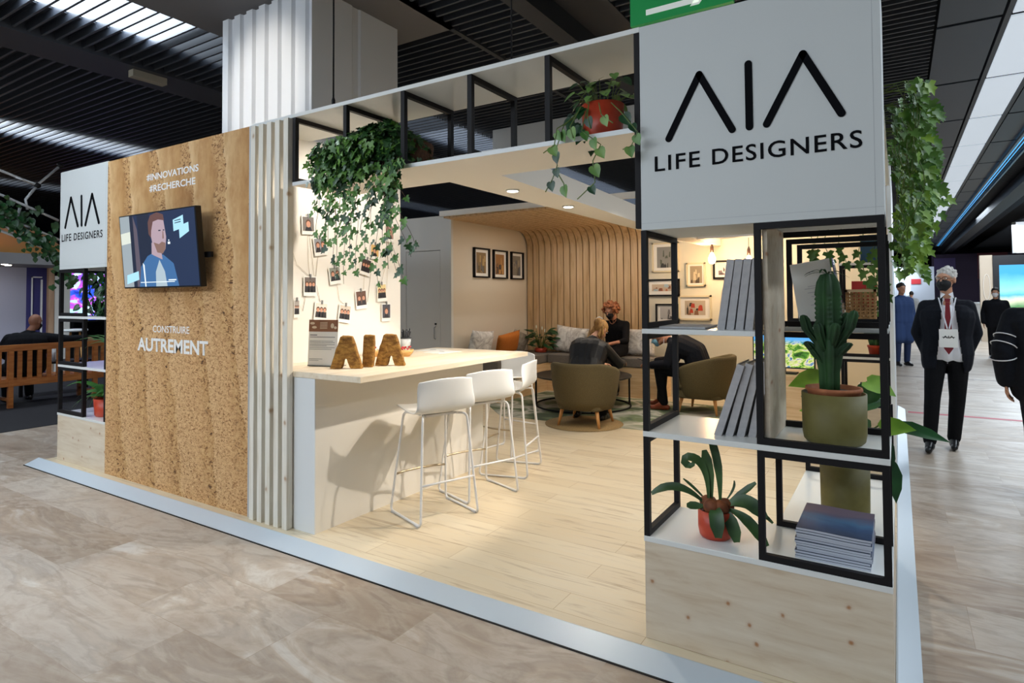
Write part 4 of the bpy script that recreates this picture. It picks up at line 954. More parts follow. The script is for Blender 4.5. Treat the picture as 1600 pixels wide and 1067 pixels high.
# ---- things on the right tower
def files():
    def box_file(x, y, z, lean, label, group, h=.31, wd=.036, cols=(GREYFILE, GREYFILEE)):
        o = thing('box_file', label, 'file', (x, y, z), 0, group)
        a = math.radians(lean); rot = Matrix.Rotation(a, 3, 'Y'); c0 = V((x, y, z))
        def C(u, v, w_): return c0 + rot @ V((u, v, w_))
        m = MB()
        for u0, u1, d0, d1 in ((0, .002, 0, .24), (wd-.002, wd, 0, .24), (.002, wd-.002, 0, .003)):
            m.add([C(u0, d0, .001), C(u1, d0, .001), C(u1, d1, .001), C(u0, d1, .001), C(u0, d0, h), C(u1, d0, h), C(u1, d1, h), C(u0, d1, h)], [(3,2,1,0),(4,5,6,7),(0,1,5,4),(1,2,6,5),(2,3,7,6),(3,0,4,7)])
        m.build('case', cols[0], o)
        m = MB(); m.add([C(.004, .006, .004), C(wd-.004, .006, .004), C(wd-.004, .235, .004), C(.004, .235, .004), C(.004, .006, h-.006), C(wd-.004, .006, h-.006), C(wd-.004, .235, h-.006), C(.004, .235, h-.006)], [(3,2,1,0),(4,5,6,7),(0,1,5,4),(1,2,6,5),(2,3,7,6),(3,0,4,7)])
        m.build('paper_block', cols[1], o)
    names = ['leftmost', 'second from the left', 'third from the left', 'fourth from the left', 'rightmost']
    x = .300
    for i in range(4):
        box_file(x + .038*i, .10, 1.3525, 8.5 - i*.6, 'grey box file leaning on the middle shelf, %s of its row' % (names[i] if i < 3 else 'rightmost'), 'grey box files on the middle shelf', .305, .031)
    x = .285
    for i in range(4):
        box_file(x + .044*i, .08 + .012*i, .9005, 18 - i*2.2, 'grey box file slanting on the lower shelf, %s of its row' % (names[i] if i < 3 else 'rightmost'), 'grey box files on the lower shelf', .325, .030)
    o = thing('folder', 'thin grey folder lying flat on the middle shelf', 'folder', (.14, .2, 1.3525)); MB().obox((.15, .2, 1.3575), (.2, .28, .008), Matrix.Rotation(.06, 3, 'Z')).build('cover', GREYFILE, o)
    # magazines
    rr = random.Random(4); mc = M('blue_magazine_cover', '#26415e', .5); q = NT(mc); v = q.coords((1, 1, 1)); n = q.noise(v, 5, 4, .6, 1.2); sx = q.n('ShaderNodeSeparateXYZ'); q.l(q.coords((1, 1, 1)), 0, sx, 0)
    mr = q.n('ShaderNodeMapRange'); mr.inputs[1].default_value = .1; mr.inputs[2].default_value = .46; q.l(sx, 'Y', mr, 0); ad = q.n('ShaderNodeMath', operation='ADD'); q.l(mr, 0, ad, 0); mu = q.n('ShaderNodeMath', operation='MULTIPLY'); mu.inputs[1].default_value = .5; q.l(n, 'Fac', mu, 0); q.l(mu, 0, ad, 1)
    r = q.ramp(ad, 0, [(.25, '#1c2c46'), (.55, '#24456e'), (.72, '#3a6488'), (.9, '#54506a'), (1, '#66586a')]); q.col(r, 0)
    n_ = 12
    for i in range(n_):
        z = .4425 + i*.0098; dx, dy = rr.uniform(-.005, .005), rr.uniform(-.004, .004)
        lab = 'magazine in the stack on the bottom shelf, ' + ('topmost with its blue cover showing' if i == n_-1 else 'lowest of the stack' if i == 0 else ['second', 'third', 'fourth', 'fifth', 'sixth', 'seventh', 'eighth', 'ninth', 'tenth', 'eleventh'][i-1] + ' from the bottom')
        o = thing('magazine', lab, 'magazine', (.728+dx, .27+dy, z), group='magazines stacked on the bottom shelf')
        bow = .006
        nx = 8; vs = []; 
        for zz in (0, .0078):
            for k in range(nx+1):
                u = k/nx*2-1
                for yy in (.105, .448): vs.append((.728+dx+u*.132, yy+dy, z+zz + bow*(0 if i < 2 else 1)*(math.sin(u*2.2)*-.45)*(i/n_)))
        fs = []; b = 2*(nx+1)
        for k in range(nx): fs += [(2*k, 2*k+1, 2*k+3, 2*k+2), (b+2*k, b+2*k+2, b+2*k+3, b+2*k+1), (2*k, 2*k+2, b+2*k+2, b+2*k), (2*k+1, b+2*k+1, b+2*k+3, 2*k+3)]
        fs += [(0, b, b+1, 1), (2*nx, 2*nx+1, b+2*nx+1, b+2*nx)]
        MB().add(vs, fs).build('pages', M('magazine_pages', '#c9cdd8', .5), o)
        vs2 = [(x_, y_, z_ + .0082) for x_, y_, z_ in vs[:b]] + [(x_, y_, z_ + .0092) for x_, y_, z_ in vs[:b]]
        MB().add(vs2, fs).build('cover', mc, o)
    # white brochure block
    o = thing('brochure_holder', 'white brochure in clear holder leaning behind the cactus', 'brochure', (.64, .65, 1.3525))
    rot = Matrix.Rotation(math.radians(-9), 3, 'Y') @ Matrix.Rotation(math.radians(-6), 3, 'X')
    c = V((.625, .66, 1.511)); MB().obox(c, (.175, .022, .30), rot).build('cover', PAPER, o)
    m = MB()
    for z, w_ in ((.03, .05), (.02, .08), (-.02, .03), (-.06, .05), (.0, .06)): m.obox(c + rot @ V((0.0, -.0114, z)), (w_, .0006, .004), rot)
    m.obox(c + rot @ V((.02, -.0114, -.03)), (.03, .0006, .03), rot); m.build('print', M('print_pale', '#d6d2d2', .6), o)
    MB().obox(c + rot @ V((.10, .03, 0)), (.006, .10, .30), rot).build('holder_side', M('lilac_acrylic', '#8c90b8', .15, trans=.4), o)
    MB().box(.705, .60, 1.3525, .745, .74, 1.46).build('foot', M('clear_acrylic', '#e4ecee', .1, trans=.8), o)
    # wicker basket
    o = thing('wicker_basket', 'small square wicker basket at the back of the middle shelf', 'basket', (.80, 1.1, 1.3525))
    m = MB(); wk = wood('wicker', '#a87c4a', '#c29660', '#7c5830', (1, 1, 1), 30, .7)
    for i in range(9):
        z = 1.354 + i*.0175
        for k, (a, b) in enumerate((((.735, 1.02), (.865, 1.02)), ((.865, 1.02), (.865, 1.17)), ((.865, 1.17), (.735, 1.17)), ((.735, 1.17), (.735, 1.02)))): m.bar((a[0], a[1], z+.006), (b[0], b[1], z+.006), .006, .011)
    for k in range(7):
        x = .737 + k*.021
        for y in (1.02, 1.17): m.box(x-.004, y-.005, 1.353, x+.004, y+.005, 1.52)
    m.build('weave', wk, o); MB().box(.728, 1.012, 1.512, .872, 1.028, 1.526).box(.728, 1.162, 1.512, .872, 1.178, 1.526).box(.728, 1.012, 1.512, .742, 1.178, 1.526).box(.858, 1.012, 1.512, .872, 1.178, 1.526).build('rim', BENCHW, o)
files()

# ================================================================== PLANTS
OUT = {'ivy': [(0, 0), (-.14, .26), (.10, .50), (.30, .25), (.56, .40), (.64, .17), (1, 0)],
       'heart': [(0, 0), (-.10, .16), (-.02, .36), (.22, .45), (.52, .37), (.80, .16), (1, 0)],
       'lance': [(0, 0), (.14, .10), (.38, .17), (.68, .13), (.88, .05), (1, 0)]}
def leaf(m, p, d, nrm, size, kind='ivy', fold=.12, droop=.12):
    d = V(d).normalized(); n = V(nrm); s = d.cross(n)
    if s.length < 1e-3: s = d.orthogonal()
    s.normalize(); n = s.cross(d); p = V(p); o = OUT[kind]
    def Pt(u, v): return p + d*(u*size) + s*(v*size) + n*(abs(v)*fold*size*2 - droop*size*u*u)
    L = [Pt(u, v) for u, v in o]; Rr = [Pt(u, -v) for u, v in o[1:-1]]
    mid = Pt(.4, 0); vs = [mid] + L + Rr[::-1]; k = len(vs) - 1
    fs = [(0, 1+i, 1+(i+1) % k) for i in range(k)]; sm = m.smooth; m.smooth = True; m.add(vs, fs); m.smooth = sm
def blade(m, pts, ws, nrm=(0, 0, 1), fold=.25):
    """strap leaf along a curve with given half widths"""
    P = [V(p) for p in pts]; vs = []; fs = []; k = len(P)
    for i in range(k):
        t = (P[min(i+1, k-1)] - P[max(i-1, 0)]).normalized(); s = t.cross(V(nrm))
        if s.length < 1e-3: s = t.orthogonal()
        s.normalize(); n = s.cross(t); w_ = ws[i] if isinstance(ws, (list, tuple)) else ws
        vs += [P[i] + s*w_ + n*w_*fold, P[i], P[i] - s*w_ + n*w_*fold]
    for i in range(k-1): fs += [(3*i, 3*i+1, 3*i+4, 3*i+3), (3*i+1, 3*i+2, 3*i+5, 3*i+4)]
    sm = m.smooth; m.smooth = True; m.add(vs, fs); m.smooth = sm
def bez(a, b, c, n=8):
    a, b, c = V(a), V(b), V(c); return [a.lerp(b, i/n).lerp(b.lerp(c, i/n), i/n) for i in range(n+1)]
def rv(rr): 
    while True:
        v = V((rr.uniform(-1, 1), rr.uniform(-1, 1), rr.uniform(-1, 1)))
        if .05 < v.length < 1: return v.normalized()
def pot(m, c, r, h, taper=.9, rim=.0, n=28, wall=.012):
    m.lathe([(r*taper*.93, 0), (r*taper, .012), (r, h), (r+rim, h), (r-wall, h), (r-wall-.004, h*.75), (0.001, h*.75)], c, n)

def hanging_ivy():
    rr = random.Random(5); c = V((-1.70, .20, 2.2585))
    t = thing('hanging_ivy', 'bushy dark ivy in a brown basket spilling over the overhead shelf', 'plant', c)
    m = MB(); m.lathe([(.15, 0), (.19, .09), (.205, .18), (.19, .18), (.17, .09)], V((-1.63, .22, 2.2585)), 26, rf=lambda a, z: 1+.02*math.sin(23*a)+.015*math.sin(90*z)); m.build('basket', noisy('brown_coir', '#4e3324', '#6b4a34', 60, .95, .6), t)
    f = MB(); st = MB()
    for i in range(1900):                               # crown
        v = rv(rr); v.z = abs(v.z)*1.0 - .25; rad = rr.uniform(.72, 1.02)
        p = V((-1.71 + v.x*.33*rad, .14 + v.y*.24*rad, 2.37 + v.z*.26*rad))
        if p.y > .36 and rr.random() < .7: continue
        if v.x > .82 and p.z < 2.42 and rr.random() < .8: continue
        if p.z < 2.275 and p.y > -.02: p.y = -.03 - rr.random()*.05
        if p.z > 2.645: p.z = 2.645 - rr.random()*.05
        f.mi = rr.choice((0, 1, 1, 1)); d = (v*.5 + V((0, -.3, -.7)) + rv(rr)*.6); leaf(f, p, d, v + rv(rr)*.5 + V((0, -.4, .3)), rr.uniform(.036, .062))
    for i in range(520):                                # left shoulder spilling over the edge
        x = -2.06 + rr.random()**1.2*.45; z = 2.20 + rr.random()*.26 - max(0, (-1.88-x))*.2
        f.mi = rr.choice((0, 0, 1)); leaf(f, (x + rr.gauss(0, .03), -.03 - rr.random()*.09, z), V((0, -.3, -1)) + rv(rr)*.7, V((0, -1, .5)) + rv(rr)*.5, rr.uniform(.036, .062))
    ends = [(-2.06, 2.02), (-2.05, 1.90), (-2.0, 2.15), (-1.97, 1.86), (-1.94, 1.80), (-1.90, 1.72), (-1.86, 1.64), (-1.80, 1.58), (-1.78, 1.85), (-1.74, 1.70), (-1.69, 1.62), (-1.66, 1.88), (-1.62, 1.74), (-1.58, 1.92), (-1.53, 1.58), (-1.50, 1.80), (-1.46, 1.66), (-1.42, 1.95), (-1.40, 1.62), (-1.36, 1.60), (-1.30, 1.72), (-1.26, 1.76), (-1.84, 2.0), (-1.55, 2.05), (-1.71, 2.0), (-1.34, 2.05), (-1.95, 2.0), (-1.48, 2.02), (-1.60, 2.0)]
    for x, z in ends:
        x0 = max(-2.0, min(-1.40, x + rr.uniform(-.04, .1))) if x < -1.45 else -1.45 + rr.uniform(-.04, .03)
        n = max(6, int((2.28 - z)/.032)); pts = []
        for k in range(n+1):
            s = k/n; pts.append(V((x0 + (x-x0)*s**1.4 + math.sin(s*7+x*9)*.015, -.02 - .07*math.sin(min(1, s*2)*PI/2) + math.sin(s*9+x*5)*.012, 2.30 + (z-2.30)*s)))
        st.tube(pts, .0016, 4)
        for k in range(1, n+1):
            if rr.random() < (.85 if k < n*.5 else .66):
                s = k/n; side = 1 if k % 2 else -1; f.mi = rr.choice((0, 0, 0, 1) if s > .25 else (0, 1))
                leaf(f, pts[k] + V((side*.008, -.006, 0)), V((side*rr.uniform(.2, 1), -.25, -rr.uniform(.4, 1))), V((rr.uniform(-.4, .4), -1, rr.uniform(.1, .7))), rr.uniform(.042, .072)*(1-.2*s))
    f.build('foliage', [IVY, IVYD], t, fixn=False); st.build('stem', BROWNST, t)
hanging_ivy()

def hanging_pothos():
    rr = random.Random(8); c = V((-.235, .125, 2.2585)); t = thing('potted_pothos', 'trailing pothos in an orange-red pot at the right of the overhead shelf', 'plant', c)
    m = MB(); pot(m, c, .104, .165, .9); m.build('pot', POTRED, t)
    f = MB(); st = MB()
    for i in range(46):
        a = rr.uniform(0, 2*PI); r = rr.uniform(.02, .11); b = c + V((math.cos(a)*.05, math.sin(a)*.05, .14)); e = c + V((math.cos(a)*(r+.05), math.sin(a)*(r+.04), (.18 if math.sin(a) < .1 else .15) + rr.uniform(.0, .10)))
        st.tube(bez(b, b.lerp(e, .5)+V((0, 0, .04)), e, 5), .0022, 5); f.mi = rr.choice((0, 0, 1)); leaf(f, e, V((math.cos(a), math.sin(a), -.5)) + rv(rr)*.4, V((math.cos(a)*.5, math.sin(a)*.5-.5, .8)), rr.uniform(.045, .07), 'heart', .08)
    for i in range(30):                                  # small dark leaves on the left
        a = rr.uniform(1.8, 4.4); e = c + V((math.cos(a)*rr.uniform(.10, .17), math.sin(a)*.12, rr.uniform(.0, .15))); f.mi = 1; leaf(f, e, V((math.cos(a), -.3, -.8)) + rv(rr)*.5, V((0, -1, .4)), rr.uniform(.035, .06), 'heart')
    vines = [[(-.30, .03, 2.40), (-.37, -.03, 2.31), (-.40, -.05, 2.20), (-.395, -.05, 2.12), (-.42, -.05, 2.06), (-.46, -.05, 2.00)], [(-.33, .02, 2.36), (-.40, -.04, 2.30), (-.41, -.05, 2.22), (-.47, -.05, 2.19)],
        [(-.26, .0, 2.38), (-.27, -.04, 2.27), (-.22, -.05, 2.23), (-.17, -.05, 2.19), (-.21, -.05, 2.12), (-.20, -.05, 2.02), (-.29, -.05, 1.95)], [(-.20, .0, 2.40), (-.17, -.04, 2.33), (-.11, -.05, 2.28)],
        [(-.15, .03, 2.40), (-.08, -.02, 2.33), (-.03, -.05, 2.27), (.01, -.06, 2.22), (-.02, -.06, 2.16), (-.06, -.06, 2.15)], [(-.25, .0, 2.41), (-.24, -.04, 2.34), (-.22, -.05, 2.27)], [(-.39, -.05, 2.08), (-.36, -.05, 2.03), (-.36, -.05, 1.98)], [(-.29, 0, 2.4), (-.33, -.04, 2.3), (-.31, -.05, 2.24)]]
    for vi, p in enumerate(vines):
        q = []
        for i in range(len(p)-1):
            for k in range(4): q.append(V(p[i]).lerp(V(p[i+1]), k/4))
        q.append(V(p[-1])); st.tube(q, .0028, 6)
        for i in range(5, len(q), 4):
            f.mi = rr.choice((0, 0, 1)); s = 1 if i % 2 else -1
            leaf(f, q[i], V((s*rr.uniform(.1, .7), -.2, -1)), V((rr.uniform(-.6, .6), -1, .25)), rr.uniform(.046, .07), 'heart', .1)
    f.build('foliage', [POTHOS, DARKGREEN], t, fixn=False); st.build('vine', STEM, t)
hanging_pothos()

def side_ivy():
    rr = random.Random(21); c = V((.80, 1.1, 2.30)); t = thing('hanging_ivy', 'bright green ivy cascading down the outer right side of the booth', 'plant', c)
    MB().box(.62, .62, 2.325, .92, 2.6, 2.45).build('planter', noisy('brown_coir', '#4e3324', '#6b4a34', 60, .95, .6), t); MB().box(.60, .58, 2.30, .928, 2.64, 2.324).build('planter_board', WHITE2, t)
    for y in (.7, 2.5): MB().tube([(.76, y, 2.45), (.76, y, 4.0)], .005, 6).build('hanging_wire', BLACK, t)
    f = MB(); st = MB()
    for k in range(50):
        y = .62 + 1.9*k/49; z1 = 1.66 + rr.uniform(0, .45) - (.05 if y > 1 else 0); x = .955 + rr.uniform(0, .09); zt = 2.40 + rr.uniform(-.03, .10)
        n = int((zt - z1)/.042); pts = [V((x + math.sin(i*.7+k)*.02 + .04*math.sin(i/n*PI), y + math.sin(i*.5+k*2)*.03, zt + (z1-zt)*i/n)) for i in range(n+1)]
        pts = [V((.88, y, 2.44))] + pts
        st.tube(pts, .0022, 4)
        for i in range(1, len(pts)):
            for _ in range(2):
                if rr.random() < .85:
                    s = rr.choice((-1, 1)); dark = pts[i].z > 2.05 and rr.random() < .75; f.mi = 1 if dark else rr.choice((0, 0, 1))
                    leaf(f, pts[i] + V((rr.uniform(-.015, .06), rr.uniform(-.03, .03), rr.uniform(-.02, .02))), V((rr.uniform(-.1, .9), s*.4-.2, -.8)), V((.5, -.9, .4)) + rv(rr)*.5, rr.uniform(.038, .065))
    for (a, b) in (((1.0, 1.25, 2.2), (1.19, 1.3, 2.0)), ((1.0, 1.3, 1.85), (1.10, 1.35, 1.74)), ((1.0, 1.0, 2.2), (1.13, 1.05, 2.08)), ((1.0, 1.1, 2.05), (1.15, 1.2, 1.97)), ((.98, 1.3, 1.70), (1.09, 1.35, 1.60))):
        pts = bez(a, (V(a)+V(b))/2 + V((.03, 0, .04)), b, 6); st.tube(pts, .0022, 4)
        for i in range(1, 7): leaf(f, pts[i], V((.6, -.3, -.7)) + rv(rr)*.4, V((.3, -1, .4)), .06)
    # strands trailing inside the frames
    for x, y, z0, z1 in ((.57, 1.32, 2.30, 1.66), (.63, 1.33, 2.30, 1.70), (.86, 1.34, 2.30, 1.40), (.80, 1.36, 2.30, 1.52), (.70, 1.34, 2.30, 1.68), (.88, 1.4, 2.3, 1.45), (.54, 1.36, 2.3, 1.46)):
        n = 14; pts = [V((x + math.sin(i+x*9)*.02, y, z0 + (z1-z0)*i/n)) for i in range(n+1)]; st.tube(pts, .002, 4)
        for i in range(1, n+1):
            if pts[i].z < 1.78 or pts[i].z > 2.0: f.mi = 1; leaf(f, pts[i], V((rr.uniform(-.6, .6), -.2, -.8)), V((0, -1, .4)) + rv(rr)*.3, rr.uniform(.05, .075))
    f.build('foliage', [LIME, IVY], t, fixn=False); st.build('stem', STEM, t)
side_ivy()

def cactus(c, s, label, potm, inner, big=True):
    t = thing('potted_cactus', label, 'plant', c); c = V(c)
    if big:
        m = MB(); m.lathe([(.100, 0), (.112, .012), (.117, .04), (.119, .20), (.112, .20), (.110, .16), (.001, .16)], c, 36); m.build('pot', potm, t)
        m = MB(); m.lathe([(.090, .161), (.098, .205), (.106, .212), (.104, .222), (.094, .222), (.09, .20), (.001, .20)], c, 30); ip = m.build('inner_pot', TERRA, t); MB().lathe([(.088, .2005), (.06, .208), (.001, .21)], c, 24).build('soil', SOIL, ip)
        z0 = .205
    else:
        m = MB(); m.lathe([(.05, 0), (.065, .09), (.07, .09), (.07, .11), (.06, .11), (.058, .09), (.001, .09)], c, 24); m.build('pot', potm, t); z0 = .09
    rib = lambda a, z: 1 + .26*math.cos(5*a + .6) + .09*max(0, math.cos(5*a+.6))*math.sin(z*330)
    m = MB()
    def col(b, prof, tilt=None):
        k = MB(); k.lathe(prof, (0, 0, 0), 60, rf=rib); b = V(b)
        for v in k.v:
            p = V(v)
            if tilt: p = b + V((p.x + tilt[0]*min(1, p.z/.06)*.03 + tilt[0]*p.z*.25, p.y + tilt[1]*p.z*.3, p.z))
            else: p = b + p
            m.v.append(tuple(p))
        base = len(m.v) - len(k.v)
        for f_ in k.f: m.f.append([base+i for i in f_]); m.m.append(0); m.sm.append(True)
    if big:
        col(c + V((-.015, 0, z0-.01)), [(.030, 0), (.034, .05), (.035, .09), (.041, .13), (.045, .17), (.042, .21), (.036, .24), (.040, .27)] + [(.040, .27+.006*i) for i in range(1, 24)] + [(.036, .455), (.022, .485), (.004, .49)])
        for dx, dy, z, L in ((-1, -.3, .19, .12), (-1.0, .2, .13, .07), (1, -.3, .19, .14), (.8, .4, .23, .09), (.35, -1, .19, .09), (-.4, -.9, .18, .10), (1.05, -.2, .15, .05), (-.2, .9, .18, .11), (-.9, -.6, .13, .04)):
            b = c + V((-.015 + dx*.036, dy*.032, z0 + z)); col(b, [(.008, -.02), (.014, .0), (.017, L*.5), (.016, L*.85), (.010, L*.97), (.002, L)], (dx*.9, dy*.8))
    else:
        col(c + V((0, 0, z0-.01)), [(.02*s, 0), (.03*s, .05*s), (.03*s, .14*s), (.02*s, .19*s), (.003, .2*s)]); col(c + V((-.03*s, 0, z0+.06*s)), [(.012*s, 0), (.016*s, .05*s), (.013*s, .09*s), (.002, .1*s)], (-1, 0)); col(c + V((.03*s, 0, z0+.04*s)), [(.012*s, 0), (.016*s, .04*s), (.013*s, .08*s), (.002, .09*s)], (1, 0))
    m.build('stem', CACT, t)
    if big:
        f = MB(); top = c + V((-.015, 0, z0+.475))
        for a, e, l in ((2.7, .5, .10), (3.0, .35, .085), (3.4, .6, .07), (.1, .2, .08), (.6, .5, .06), (4.2, .6, .05), (5.2, .4, .06), (2.2, .7, .05)):
            d = V((math.cos(a), math.sin(a), 0)); blade(f, bez(top, top + d*l*.6 + V((0, 0, e*.06)), top + d*l + V((0, 0, e*.05-.025)), 6), [.002, .004, .006, .007, .006, .004, .001])
        f.build('leaf_tuft', CACT, t, fixn=False)
cactus((.735, .20, .9005), 1, 'tall ribbed cactus in an olive pot inside the tall black frame', POTOLIVE, TERRA)
cactus((.77, 4.33, .9005), 1.9, 'small cactus in a red pot in the far shelf tower', POTRED, None, False)

def staghorn():
    c = V((.268, .155, .4425)); t = thing('potted_fern', 'staghorn fern in an orange-red pot on the bottom shelf', 'plant', c)
    m = MB(); m.lathe([(.060, 0), (.068, .01), (.074, .04), (.074, .118), (.066, .118), (.064, .09), (.001, .09)], c, 32); m.build('pot', POTRED, t); MB().lathe([(.063, .0905), (.03, .12), (.001, .124)], c, 20).build('soil', SOIL, t)
    sh = MB()
    for a, dx in ((2.6, -.05), (.3, .06), (4.6, 0), (5.4, .05)): sh.ell(c + V((math.cos(a)*.04, math.sin(a)*.035, .135)), (.04, .03, .034), n=12, m=8)
    sh.build('shield_frond', noisy('brown_frond', '#5e3018', '#8a4c26', 20, .7), t)
    f = MB(); b = c + V((0, 0, .13))
    F = [((-.03, 0), (-.02, 0, .20), (-.105, -.02, .205), .022, 1), ((-.02, .01), (-.02, 0, .15), (-.045, 0, .24), .026, 0), ((.02, .0), (.03, 0, .2), (-.025, .01, .30), .020, 0), ((-.04, 0), (-.16, -.02, .115), (-.275, -.04, .02), .022, 0), ((-.03, -.02), (-.08, -.03, -.005), (-.115, -.04, -.005), .02, 0),
        ((.03, 0), (.10, .02, .06), (.165, .03, .12), .016, 0), ((.04, 0), (.12, 0, .09), (.21, -.02, -.01), .034, 0), ((.03, -.02), (.08, -.04, -.02), (.10, -.05, -.12), .030, 0), ((.05, -.01), (.14, -.03, .0), (.215, -.03, -.12), .026, 0), ((.0, -.03), (.025, -.085, .03), (.035, -.095, -.10), .034, 0), ((.04, .02), (.15, .02, .04), (.235, .0, -.03), .012, 0), ((.02, .02), (.08, .05, .07), (.07, .05, .11), .006, 0), ((-.03, .02), (-.10, .03, .06), (-.15, .03, .09), .007, 0)]
    for (x, y), q, e, w_, curl in F:
        pts = bez(b + V((x, y, 0)), b + V(q), b + V(e), 10)
        if curl:
            e0 = pts[-1]; pts = pts[:-1] + [e0 + V((-.02*math.sin(a), 0, .02*math.cos(a)-.02)) for a in (.3, 1, 1.8, 2.6, 3.4, 4.2, 5.0)]
        k = len(pts); ws = [w_*.8*(.22 + .9*min(1, 2.2*i/k)*(1 if i < k*.72 else max(.12, (k-i)/(k*.28)))) for i in range(k)]
        blade(f, pts, ws, (0, -.7, .6), .3)
    f.build('frond', FERNL, t, fixn=False)
staghorn()

def big_leaf_plant():
    c = V((.735, .69, .4425)); t = thing('potted_philodendron', 'large-leaved plant in an olive pot behind the magazines', 'plant', c)
    m = MB(); m.lathe([(.085, 0), (.098, .015), (.103, .05), (.106, .26), (.098, .26), (.096, .22), (.001, .22)], c, 36); m.build('pot', POTOLIVE, t); MB().lathe([(.095, .2205), (.05, .23), (.001, .232)], c, 20).build('soil', SOIL, t)
    f = MB(); st = MB(); b = c + V((0, 0, .23))
    for q, e, d, s, mi in (((-.04, .02, .42), (-.10, .03, .42), (-1, -.2, -.25), .15, 1), ((.05, .0, .40), (.10, .0, .42), (1, -.3, -.4), .13, 1), ((.08, 0, .2), (.17, -.02, .24), (1, -.3, -.12), .25, 0), ((.08, -.04, .2), (.15, -.06, .22), (.7, -.2, .12), .14, 1), ((.06, -.04, .15), (.16, -.05, .2), (.25, -.2, -1), .17, 0), ((.02, .05, .2), (.07, .06, .27), (.5, .4, .3), .16, 0),
        ((-.05, .05, .2), (-.09, .08, .3), (-.6, .4, .1), .14, 0), ((.02, -.04, .2), (.05, -.08, .25), (.3, -.8, -.3), .13, 0), ((.08, .0, .1), (.19, .0, .08), (.1, -.2, -1), .20, 0), ((.03, .02, .3), (.08, .02, .34), (.6, .2, .5), .14, 0), ((-.06, 0, .2), (-.09, -.01, .26), (-.8, -.2, .1), .10, 1)):
        p = bez(b, b + V(q), b + V(e), 6); st.tube(p, .004, 6); f.mi = mi; leaf(f, p[-1], d, (0.1, -.55, .8), s, 'lance' if s > .15 else 'heart', .1, .1)
    f.build('foliage', [leafm('big_leaf_green', '#1f4a26', '#2f6634', .3), leafm('young_leaf_green', '#6a9a2a', '#8fbc40')], t, fixn=False); st.build('stem', STEM, t)
big_leaf_plant()

def lily():
    c = V((-4.04, 6.20, .591)); t = thing('potted_peace_lily', 'peace lily in an orange pot in the corner of the bench', 'plant', c); rr = random.Random(3)
    m = MB(); pot(m, c, .105, .07, .92); m.build('pot', POTRED, t); f = MB(); st = MB()
    for i in range(44):
        a = rr.uniform(0, 2*PI); r = rr.uniform(.10, .26); h = rr.uniform(.08, .36); b = c + V((math.cos(a)*.03, math.sin(a)*.03, .05)); e = c + V((math.cos(a)*r*.7, math.sin(a)*r*.7*.8, h))
        st.tube(bez(b, b.lerp(e, .4)+V((0, 0, .06)), e, 5), .003, 5); leaf(f, e, V((math.cos(a), math.sin(a)*.8, rr.uniform(-.3, .5))), V((0, -.6, .8)), rr.uniform(.13, .2), 'lance', .1, .25)
    f.build('leaf', DARKGREEN, t, fixn=False); st.build('stem', STEM, t); w_ = MB()
    for dx, z in ((-.06, .42), (.05, .40), (.1, .36)):
        p = c + V((dx, -.04, z)); w_.ell(p, (.012, .006, .03), n=8, m=6); st2 = MB().tube([c + V((dx*.3, -.02, .06)), p], .003, 5)
        st2.build('flower_stalk', STEM, t)
    w_.build('flower', M('white_spathe', '#e8ecd8', .5), t)
lily()

def left_tower_plants():
    rr = random.Random(31); t = thing('potted_fern', 'fern in an orange-red pot on the lowest shelf of the left tower', 'plant', (-5.18, .2, .4365)); c = V((-5.18, .2, .4365))
    m = MB(); pot(m, c, .14, .16, .93); m.build('pot', POTRED, t); f = MB()
    for i in range(26):
        a = rr.uniform(0, 2*PI); L = rr.uniform(.18, .42); d = V((math.cos(a)*1.3 - .35, math.sin(a)*.5 - .1, 0)); b = c + V((0, 0, .14)); pts = bez(b, b + d*L*.5 + V((0, 0, rr.uniform(.1, .24))), b + d*L + V((0, 0, rr.uniform(-.12, .12))), 8)
        pts = [V((min(p.x, -4.9), max(p.y, -.06), max(p.z, .45))) for p in pts]
        blade(f, pts, [.004, .016, .022, .024, .022, .018, .012, .008, .002], (0, -.5, .8), .2)
    f.build('frond', leafm('fern_green', '#2f6a2a', '#4c8a3c'), t, fixn=False)
    t = thing('potted_spider_plant', 'spiky strap-leaved plant on the middle shelf of the left tower', 'plant', (-5.06, .18, .8895)); c = V((-5.06, .18, .8895)); f = MB()
    m = MB(); pot(m, c + V((0.02, .06, 0)), .07, .11, .9); m.build('pot', TERRA, t)
    for i in range(24):
        a = rr.uniform(0, 2*PI); L = rr.uniform(.2, .42); d = V((math.cos(a) - .5, math.sin(a)*.5 - .25, 0)); b = c + V((0.02, .05, .10)); pts = bez(b, b + d*L*.5 + V((0, 0, .22)), b + d*L + V((0, 0, rr.uniform(.0, .2))), 8); pts = [V((min(p.x, -4.9), p.y, min(p.z, 1.30))) for p in pts]; blade(f, pts, [.006, .008, .009, .009, .008, .007, .005, .003, .001], (0, -.5, .8), .3)
    f.build('leaf', leafm('spider_green', '#3c6a3a', '#6a9660'), t, fixn=False)
    t = thing('potted_ivy', 'dark trailing ivy on the top shelf of the left tower', 'plant', (-5.1, .25, 1.3445)); f = MB(); c = V((-5.06, .25, 1.3445))
    m = MB(); pot(m, c, .08, .10, .9); m.build('pot', noisy('dark_pot', '#2a2a2e', '#34343a', 30, .6), t)
    for i in range(330):
        p = V((-5.25 + rr.uniform(-.33, .35), .05 + rr.random()*.35, 1.36 + rr.random()*.39)); 
        if p.x < -5.5 and p.z < 1.55: continue
        f.mi = rr.choice((0, 1)); leaf(f, p, V((0, -.2, -1)) + rv(rr)*.8, V((0, -1, .4)) + rv(rr)*.5, rr.uniform(.05, .085), 'heart')
    f.build('foliage', [IVYD, DARKGREEN], t, fixn=False)
left_tower_plants()

